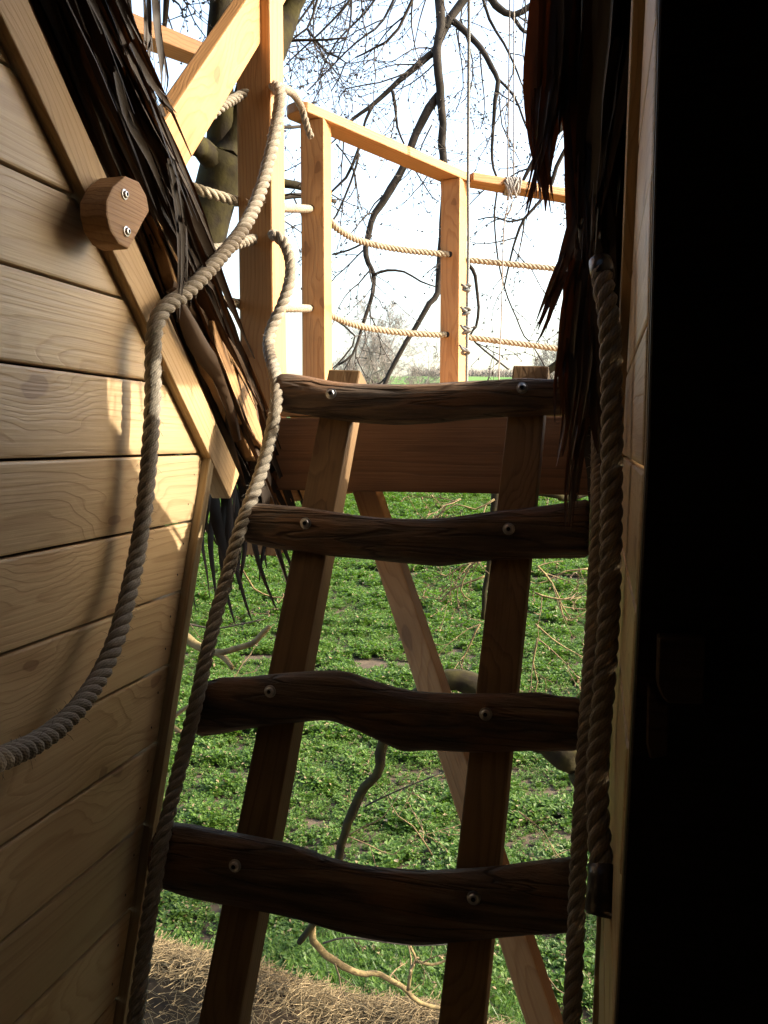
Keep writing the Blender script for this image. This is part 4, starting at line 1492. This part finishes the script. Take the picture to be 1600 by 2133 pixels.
T2.limb(pl([(1000, -30), (1020, 40), (1050, 90), (1070, 130), (1085, 170), (1105, 215)], 6.2), 0.012, 0.005, tb, 'bark', **kw)
T2.limb([Vector((3.0, 6.3, 6.8))] + pl([(1250, 180), (1190, 225), (1165, 265), (1136, 298), (1105, 350), (1085, 385)], 5.6), 0.05, 0.008, tb, 'bark', **kw)
T2.limb(pl([(1185, 300), (1160, 345), (1150, 380), (1128, 415), (1092, 455), (1075, 494), (1062, 542), (1050, 600)], 5.6), 0.016, 0.005, tb, 'bark', **kw)
T2.limb(pl([(1092, 455), (1060, 462), (1030, 452), (995, 458)], 5.6), 0.008, 0.004, tb, 'bark', **kw)
T2.limb(pl([(712, 196), (822, 222), (825, 270), (838, 300)], 5.9), 0.008, 0.004, tb, 'bark', **kw) if False else None
T2.limb(pl([(818, 190), (824, 225), (828, 265), (842, 300)], 5.9), 0.013, 0.006, tb, 'bark', **kw)
T2.limb(pl([(775, 222), (762, 250), (758, 265)], 5.9), 0.012, 0.008, tb, 'bark', step=0.04)
T2.limb(pl([(755, 290), (720, 370), (690, 400), (650, 480)], 5.7), 0.012, 0.005, tb, 'bark', **kw)
T2.limb(pl([(748, 320), (730, 380), (700, 450), (680, 470)], 5.7), 0.009, 0.005, tb, 'bark', **kw)
T2.limb(pl([(692, 530), (727, 521), (754, 508), (775, 490)], 5.7), 0.006, 0.008, tb, 'bark', **kw)
T2.limb(pl([(955, 530), (984, 562), (992, 592), (998, 640), (992, 680), (980, 700), (1010, 730), (1060, 770)], 5.2), 0.013, 0.005, tb, 'bark', **kw)
T2.limb(pl([(1040, 378), (1030, 440), (1034, 510), (1042, 565), (1058, 620), (1075, 660), (1092, 700), (1110, 720), (1150, 790)], 5.4), 0.006, 0.004, tb, 'bark', **kw)
T2.limb([Vector((2.6, 5.6, 4.9))] + pl([(1240, 700), (1180, 740), (1140, 775), (1100, 800)], 4.9), 0.030, 0.020, tb, 'moss')
T2.limb(pl([(690, 660), (740, 700), (720, 740), (690, 770)], 5.6), 0.007, 0.004, tb, 'bark', **kw)
for (a, b, c, d) in (((905, -60), (880, 20), (870, 60), (860, 110)), ((950, 60), (960, 120), (965, 180), (950, 230)), ((960, 40), (985, 130), (978, 190), (960, 215)), ((1090, -40), (1095, 30), (1088, 100), (1100, 170)),
                     ((900, 260), (880, 300), (860, 350), (830, 380)), ((735, 250), (690, 262), (650, 270), (610, 262)), ((850, 150), (790, 172), (720, 185), (705, 215)), ((830, 300), (880, 380), (900, 410), (915, 420)),
                     ((1040, 200), (1045, 260), (1065, 300), (1085, 340)), ((1000, 110), (1005, 170), (1010, 230), (1000, 270)), ((700, 300), (730, 340), (740, 390), (720, 420))):
    T2.limb(pl([a, b, c, d], T2.rng.uniform(5.6, 6.5)), 0.006, 0.003, tb, 'bark', twigs=6, tl=0.4, level=1, droop=0.5, sides=5)
T2.finish(tb)

# low mossy limbs of that tree behind the ladder
T3 = Tree(90)
T3.limb([Vector((4.4, 6.5, 3.4)), Vector((2.6, 5.4, 2.6)), P(1300, 1625, 4.3), P(1200, 1580, 4.2), P(1130, 1540, 4.2), P(1060, 1485, 4.2), P(1000, 1446, 4.2), P(955, 1424, 4.2), P(915, 1428, 4.2), P(860, 1465, 4.2), P(808, 1510, 4.2)], 0.11, 0.040, tb, 'moss', step=0.05)
T3.limb(pl([(815, 1480), (797, 1545), (790, 1595), (762, 1650), (737, 1690), (722, 1740), (706, 1790), (690, 1850), (660, 1905), (640, 1940), (624, 1962)], 4.2, 4.3), 0.030, 0.016, tb, 'moss', step=0.05)
T3.limb(pl([(650, 1925), (652, 1955), (675, 1992), (715, 2010), (760, 2030), (795, 2034), (845, 2060), (875, 2090), (930, 2100), (990, 2104)], 4.3, 4.5), 0.022, 0.010, tb, 'palebark', step=0.05, twigs=2.0, tl=0.3, start=0.2)
T3.limb(pl([(850, 2062), (858, 2020), (866, 2000), (856, 1978), (845, 1950)], 4.4), 0.011, 0.005, tb, 'palebark', step=0.04, twigs=4, tl=0.25)
T3.limb(pl([(866, 2002), (900, 2010), (938, 1998), (990, 1985)], 4.4), 0.009, 0.004, tb, 'palebark', step=0.04, twigs=4, tl=0.25)
T3.limb(pl([(672, 1965), (720, 1952), (800, 1962), (870, 1970), (960, 1966)], 4.3), 0.005, 0.003, tb, 'twig', step=0.04, twigs=3, tl=0.2)
T3.limb(pl([(760, 1680), (820, 1650), (870, 1630), (920, 1610)], 4.3), 0.005, 0.003, tb, 'twig', twigs=5, tl=0.35)
for (a, b, c, d) in (((690, 1760), (760, 1720), (800, 1700), (840, 1640)), ((720, 1740), (770, 1760), (820, 1780), (860, 1740)), ((1080, 1690), (1130, 1730), (1160, 1780), (1190, 1800)), ((900, 1780), (860, 1720), (830, 1700), (800, 1650)),
                     ((1080, 1960), (1120, 2000), (1160, 2060), (1200, 2080))):
    T3.limb(pl([a, b, c, d], 4.6), 0.004, 0.002, tb, 'budtwig', twigs=5, tl=0.35)
# budding spray right of the ladder
T3.limb([Vector((3.6, 6.2, 4.4)), P(1260, 1010, 5.2), P(1150, 1030, 5.0), P(1050, 1010, 5.0), P(1026, 1060, 5.0), P(1018, 1160, 5.0), P(1010, 1230, 5.0), P(1005, 1290, 5.0)], 0.035, 0.012, tb, 'moss')
for (a, b, c, d) in (((1030, 1040), (990, 1060), (950, 1050), (905, 1080)), ((1000, 1170), (960, 1180), (930, 1200), (910, 1190)), ((1010, 1200), (970, 1215), (940, 1230), (920, 1250)), ((1018, 1150), (980, 1180), (960, 1230), (980, 1250)),
                     ((1120, 1180), (1150, 1215), (1170, 1260), (1190, 1290)), ((1115, 1235), (1150, 1245), (1180, 1250), (1210, 1245)), ((1225, 1185), (1180, 1190), (1140, 1210), (1115, 1215)), ((1115, 1300), (1150, 1330), (1180, 1350), (1220, 1372)),
                     ((1120, 1080), (1150, 1060), (1180, 1100), (1225, 1130)), ((960, 1040), (930, 1050), (905, 1090), (880, 1100)), ((1000, 1300), (980, 1340), (960, 1390), (990, 1420)), ((1120, 1330), (1110, 1380), (1120, 1420), (1110, 1450)),
                     ((1165, 1250), (1172, 1280), (1190, 1292), (1225, 1270))):
    T3.limb(pl([a, b, c, d], T3.rng.uniform(4.7, 5.4)), 0.007, 0.003, tb, 'palebark', twigs=6.5, tl=0.38, level=1, droop=0.2, sides=5)
T3.finish(tb, 'budtwig', 'budtwig')


# ------------------------------------------------------------------ far trees on the hill
def far_tree(px, d, h, spread, seed, label, dens=1.0):
    x = (px - 800) / FPX * d
    z = ground_z(x, d)
    rng = random.Random(seed)
    t = thing('field_tree', Vector((x, d, z)), label, 'tree', 'bare trees on the far field edge')
    trunk = MB()
    crown = MB()

    def branch(p, dr, L, r, lev):
        n = 4
        pts = [p.copy()]
        dd = dr.normalized()
        q = p.copy()
        for i in range(n):
            dd = (dd + Vector((rng.gauss(0, 1), rng.gauss(0, 1), rng.gauss(0, 1))) * 0.16 + UP * 0.05).normalized()
            q = q + dd * L / n
            pts.append(q.copy())
        rad = [r * (1 - 0.6 * i / n) for i in range(n + 1)]
        (trunk if lev >= 4 else crown).tube(pts, rad, 6 if lev >= 4 else 3, cap=False)
        if lev > 0:
            k = {5: 9, 4: 6, 3: 5, 2: 4, 1: 4}[lev]
            for j in range(k):
                u = rng.uniform(0.25, 1.0)
                i = min(n - 1, int(u * n))
                s = pts[i].lerp(pts[i + 1], u * n - i)
                ax = rot_about(dd.orthogonal().normalized(), dd, rng.uniform(0, 6.28))
                nd = rot_about(dd, ax, rng.uniform(0.35, 0.95) * spread)
                branch(s, nd, L * rng.uniform(0.45, 0.7), max(0.020, rad[i] * 0.55), lev - 1)

    h *= 1.25
    branch(Vector((x, d, z - 0.3)), UP, h * 0.52, h * 0.016, 5 if dens >= 1 else 4)
    trunk.build('trunk', M['far_twig'], t)
    crown.build('crown', M['far_twig'], t)


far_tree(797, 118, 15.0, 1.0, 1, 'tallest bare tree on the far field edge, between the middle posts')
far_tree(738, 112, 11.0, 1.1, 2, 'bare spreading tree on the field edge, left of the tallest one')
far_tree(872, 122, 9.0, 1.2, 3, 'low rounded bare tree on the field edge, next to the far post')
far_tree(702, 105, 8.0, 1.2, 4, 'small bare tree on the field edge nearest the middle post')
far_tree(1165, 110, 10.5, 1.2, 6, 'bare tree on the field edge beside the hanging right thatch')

# hedge on the skyline
hd = MB()
rh = random.Random(8)
for i in range(5200):
    d = rh.uniform(236, 246)
    x = rh.uniform(8, 130)
    z = ground_z(x, d)
    hgt = 3.2 + 1.2 * mnoise.noise(Vector((x * 0.25, 0, 0))) + 0.8 * mnoise.noise(Vector((x * 0.9, 3, 0)))
    p = Vector((x, d, z + rh.uniform(0, hgt * 0.5)))
    dd = Vector((rh.gauss(0, 0.5), rh.gauss(0, 0.5), 1)).normalized()
    hd.tube([p, p + dd * hgt * 0.3, p + dd * hgt * 0.55 + Vector((rh.gauss(0, .2), 0, 0))], [0.10, 0.07, 0.03], 3, cap=False)
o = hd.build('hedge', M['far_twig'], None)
tag(o, 'long bare brown hedge along the skyline right of the far post', 'hedge')


# ------------------------------------------------------------------ crop plants (uncountable ground cover)
def crop_proto(idx):
    rng = random.Random(200 + idx)
    mb = MB()
    nst = 9
    for s in range(nst):
        a = rng.uniform(0, 6.28)
        lean = rng.uniform(0.1, 0.9)
        hgt = rng.uniform(0.045, 0.10)
        base = Vector((rng.uniform(-0.02, 0.02), rng.uniform(-0.02, 0.02), 0))
        tip = base + Vector((math.cos(a) * lean * hgt, math.sin(a) * lean * hgt, hgt))
        for l in range(5):
            la = rng.uniform(0, 6.28)
            el = rng.uniform(-0.15, 0.7)
            dd = Vector((math.cos(la) * math.cos(el), math.sin(la) * math.cos(el), math.sin(el)))
            L = rng.uniform(0.022, 0.042)
            sd = dd.cross(UP).normalized()
            up_ = sd.cross(dd)
            c = tip.lerp(base, rng.uniform(0, 0.55)) + dd * 0.006
            w = L * 0.36
            i0 = len(mb.v)
            mb.v += [c, c + dd * L * 0.55 + sd * w + up_ * w * 0.35, c + dd * L + up_ * L * rng.uniform(-0.15, 0.1), c + dd * L * 0.55 - sd * w + up_ * w * 0.35]
            dry = 1 if rng.random() < 0.035 else 0
            mb.face((i0, i0 + 1, i0 + 2), None, dry)
            mb.face((i0, i0 + 2, i0 + 3), None, dry)
    me = bpy.data.meshes.new('crop_plant')
    me.from_pydata([tuple(p) for p in mb.v], [], mb.f)
    me.materials.append(M['leaf'])
    me.materials.append(M['straw'])
    me.polygons.foreach_set('material_index', mb.mi)
    return bpy.data.objects.new('crop_plant', me)


def grass_proto(idx, mat, h0, h1, spread, nb, width):
    rng = random.Random(300 + idx)
    mb = MB()
    for s in range(nb):
        a = rng.uniform(0, 6.28)
        hgt = rng.uniform(h0, h1)
        ln = rng.uniform(0.1, spread)
        b = Vector((rng.uniform(-0.05, 0.05), rng.uniform(-0.05, 0.05), 0))
        dv = Vector((math.cos(a), math.sin(a), 0))
        pts = [b, b + dv * ln * hgt * 0.3 + UP * hgt * 0.5, b + dv * ln * hgt * 0.8 + UP * hgt * (0.9 if ln < 0.8 else 0.7), b + dv * ln * hgt * 1.3 + UP * hgt * (1.0 if ln < 0.8 else 0.55)]
        sd = Vector((-dv.y, dv.x, 0))
        i0 = len(mb.v)
        for i, p in enumerate(pts):
            w = width * (1 - 0.3 * i) * 0.5
            mb.v += [p - sd * max(w, 0.0005), p + sd * max(w, 0.0005)]
            if i:
                q = i0 + (i - 1) * 2
                mb.face((q, q + 1, q + 3, q + 2))
    me = bpy.data.meshes.new('grass_tuft')
    me.from_pydata([tuple(p) for p in mb.v], [], mb.f)
    me.materials.append(mat)
    return bpy.data.objects.new('grass_tuft', me)


def scatter(name, protos, pts, label, cat=None):
    "geometry nodes: one prototype per point, with stored rotation, scale and index"
    coll = bpy.data.collections.new(name + '_prototypes')
    for p in protos:
        coll.objects.link(p)
    me = bpy.data.meshes.new(name)
    me.from_pydata([p[0] for p in pts], [], [])
    a1 = me.attributes.new('scl', 'FLOAT', 'POINT')
    a1.data.foreach_set('value', [p[2] for p in pts])
    a2 = me.attributes.new('rot', 'FLOAT_VECTOR', 'POINT')
    a2.data.foreach_set('vector', [c for p in pts for c in p[1]])
    a3 = me.attributes.new('idx', 'INT', 'POINT')
    a3.data.foreach_set('value', [p[3] for p in pts])
    o = bpy.data.objects.new(name, me)
    COL.objects.link(o)
    ng = bpy.data.node_groups.new(name, 'GeometryNodeTree')
    ng.interface.new_socket('Geometry', in_out='INPUT', socket_type='NodeSocketGeometry')
    ng.interface.new_socket('Geometry', in_out='OUTPUT', socket_type='NodeSocketGeometry')
    gi = ng.nodes.new('NodeGroupInput')
    go = ng.nodes.new('NodeGroupOutput')
    ci = ng.nodes.new('GeometryNodeCollectionInfo')
    ci.inputs['Collection'].default_value = coll
    ci.inputs['Separate Children'].default_value = True
    ci.inputs['Reset Children'].default_value = True
    iop = ng.nodes.new('GeometryNodeInstanceOnPoints')
    iop.inputs['Pick Instance'].default_value = True

    def attr(nm, dt):
        n = ng.nodes.new('GeometryNodeInputNamedAttribute')
        n.data_type = dt
        n.inputs['Name'].default_value = nm
        return n.outputs[0]
    ng.links.new(gi.outputs[0], iop.inputs['Points'])
    ng.links.new(ci.outputs[0], iop.inputs['Instance'])
    ng.links.new(attr('idx', 'INT'), iop.inputs['Instance Index'])
    e2r = ng.nodes.new('FunctionNodeEulerToRotation')
    ng.links.new(attr('rot', 'FLOAT_VECTOR'), e2r.inputs[0])
    ng.links.new(e2r.outputs[0], iop.inputs['Rotation'])
    ng.links.new(attr('scl', 'FLOAT'), iop.inputs['Scale'])
    ng.links.new(iop.outputs[0], go.inputs[0])
    md = o.modifiers.new('scatter', 'NODES')
    md.node_group = ng
    tag(o, label, cat, None, 'stuff')
    return o


def bare(x, d):
    "wheel tracks and thin patches in the crop: 0 bare .. 1 full"
    v = 1.0
    for (dc, sl, w) in ((14.9, -0.16, 0.16), (25.2, -0.20, 0.34), (41.5, -0.2, 0.5)):
        c = dc + sl * x
        v = min(v, smooth(w * 0.7, w * 1.5, abs(d - c) + 0.25 * mnoise.noise(Vector((x * 1.3, d, 0)))))
    n = mnoise.noise(Vector((x * 0.9, d * 0.9, 1))) + 0.5 * mnoise.noise(Vector((x * 2.3, d * 2.3, 5)))
    v *= 0.75 + 0.25 * smooth(-0.75, -0.25, n)
    return v


def bank_line(x):
    "front of the crop: the straw bank's ridge distance"
    return 5.10 - 0.25 * x + 0.07 * math.sin(x * 2.3)


rng = random.Random(1234)
pts = []
for (d0, d1, dens, sc0) in ((5.0, 11, 240, 1.1), (11, 18, 140, 1.35), (18, 32, 64, 1.9), (32, 60, 14, 3.4), (60, 95, 4.2, 5.5)):
    d = d0
    area = 0.5 * 1.1 * (d1 * d1 - d0 * d0)
    n = int(area * dens)
    for i in range(n):
        d = math.sqrt(rng.uniform(d0 * d0, d1 * d1))
        x = rng.uniform(-0.55, 0.55) * d
        if d < bank_line(x) + 0.42:
            continue
        b = bare(x, d)
        if rng.random() > b:
            continue
        hs = 0.55 + 0.75 * smooth(-0.45, 0.5, mnoise.noise(Vector((x * 1.9, d * 1.9, 9))) + 0.5 * mnoise.noise(Vector((x * 0.6, d * 0.6, 4))) + 0.55 * mnoise.noise(Vector((x * 0.12, d * (1.3 if d < 18 else 0.55), 14))))
        s = sc0 * rng.uniform(0.75, 1.3) * hs * (0.55 + 0.45 * b)
        pts.append(((x, d, ground_z(x, d) - 0.01), (rng.uniform(-.15, .15), rng.uniform(-.15, .15), rng.uniform(0, 6.28)), s, rng.randrange(6)))
crop = scatter('crop_plants', [crop_proto(i) for i in range(6)], pts, 'low leafy green crop covering the field')
pts = []
for i in range(5200):
    x = rng.uniform(-2.6, 3.6)
    d = bank_line(x) + 0.25 + abs(rng.gauss(0, 0.75))
    if mnoise.noise(Vector((x * 1.1, d * 1.1, 2))) + 0.25 * (x > 0.2) < -0.02:
        continue
    pts.append(((x, d, ground_z(x, d) - 0.01), (0, 0, rng.uniform(0, 6.28)), rng.uniform(0.6, 1.25), rng.randrange(4)))
scatter('grass_verge', [grass_proto(i, M['grass'], 0.06, 0.18, 1.1, 12, 0.005) for i in range(4)], pts, 'bright green grass between the crop and the straw bank')

# straw bank at the foot of the tree
mb = MB()
bx = [-3.2 + 0.16 * i for i in range(48)]
prof = [(-1.6, -0.05), (-0.8, 0.0), (-0.30, 0.08), (-0.20, 0.26), (-0.13, 0.42), (0.0, 0.47), (0.2, 0.38), (0.45, 0.16), (0.7, -0.05)]
for i, x in enumerate(bx):
    for j, (dy, dz) in enumerate(prof):
        y = bank_line(x) + dy
        hz = max(0.12, min(1.0, 0.95 - 0.30 * (x + 0.9)))
        z = dz * hz + 0.07 * mnoise.noise(Vector((x * 1.8, dy * 2, 0))) * (0.3 if j in (0, 8) else 1)
        mb.v.append(Vector((x, y, z)))
    if i:
        m = len(prof)
        for j in range(m - 1):
            q = (i - 1) * m + j
            mb.face((q, q + m, q + m + 1, q + 1))
o = mb.build('earth_bank', M['bank'])
tag(o, 'low earth bank below the ladder at the field edge', None, None, 'structure')
mb = MB()
for i in range(14000):
    x = -3.0 + 4.6 * rng.random() ** 1.25
    j = rng.random()
    top_ = j < 0.68
    dy = rng.gauss(0.06, 0.12) if top_ else rng.uniform(-0.9, -0.15)
    hz = max(0.12, min(1.0, 0.95 - 0.30 * (x + 0.9)))
    k = 0
    while k < len(prof) - 2 and prof[k + 1][0] < dy:
        k += 1
    u = (dy - prof[k][0]) / (prof[k + 1][0] - prof[k][0])
    z = (prof[k][1] + (prof[k + 1][1] - prof[k][1]) * u) * hz + 0.07 * mnoise.noise(Vector((x * 1.8, dy * 2, 0))) + rng.uniform(0.0, 0.06)
    p = Vector((x, bank_line(x) + dy, z))
    a = rng.uniform(0, 6.28)
    L = rng.uniform(0.06, 0.26)
    dd = Vector((math.cos(a), math.sin(a) * 0.8, rng.uniform(-0.5, 0.4) if top_ else rng.uniform(-0.9, 0.9))).normalized()
    kx = Vector((rng.gauss(0, .3), rng.gauss(0, .3), rng.gauss(0, .3)))
    mb.tube([p - dd * L / 2, p + kx * L * 0.3, p + dd * L / 2], [0.0022, 0.0022, 0.0012], 3, cap=False)
o = mb.build('dry_straw', M['straw'])
tag(o, 'tangled dry straw lying on the bank at the bottom', None, None, 'stuff')
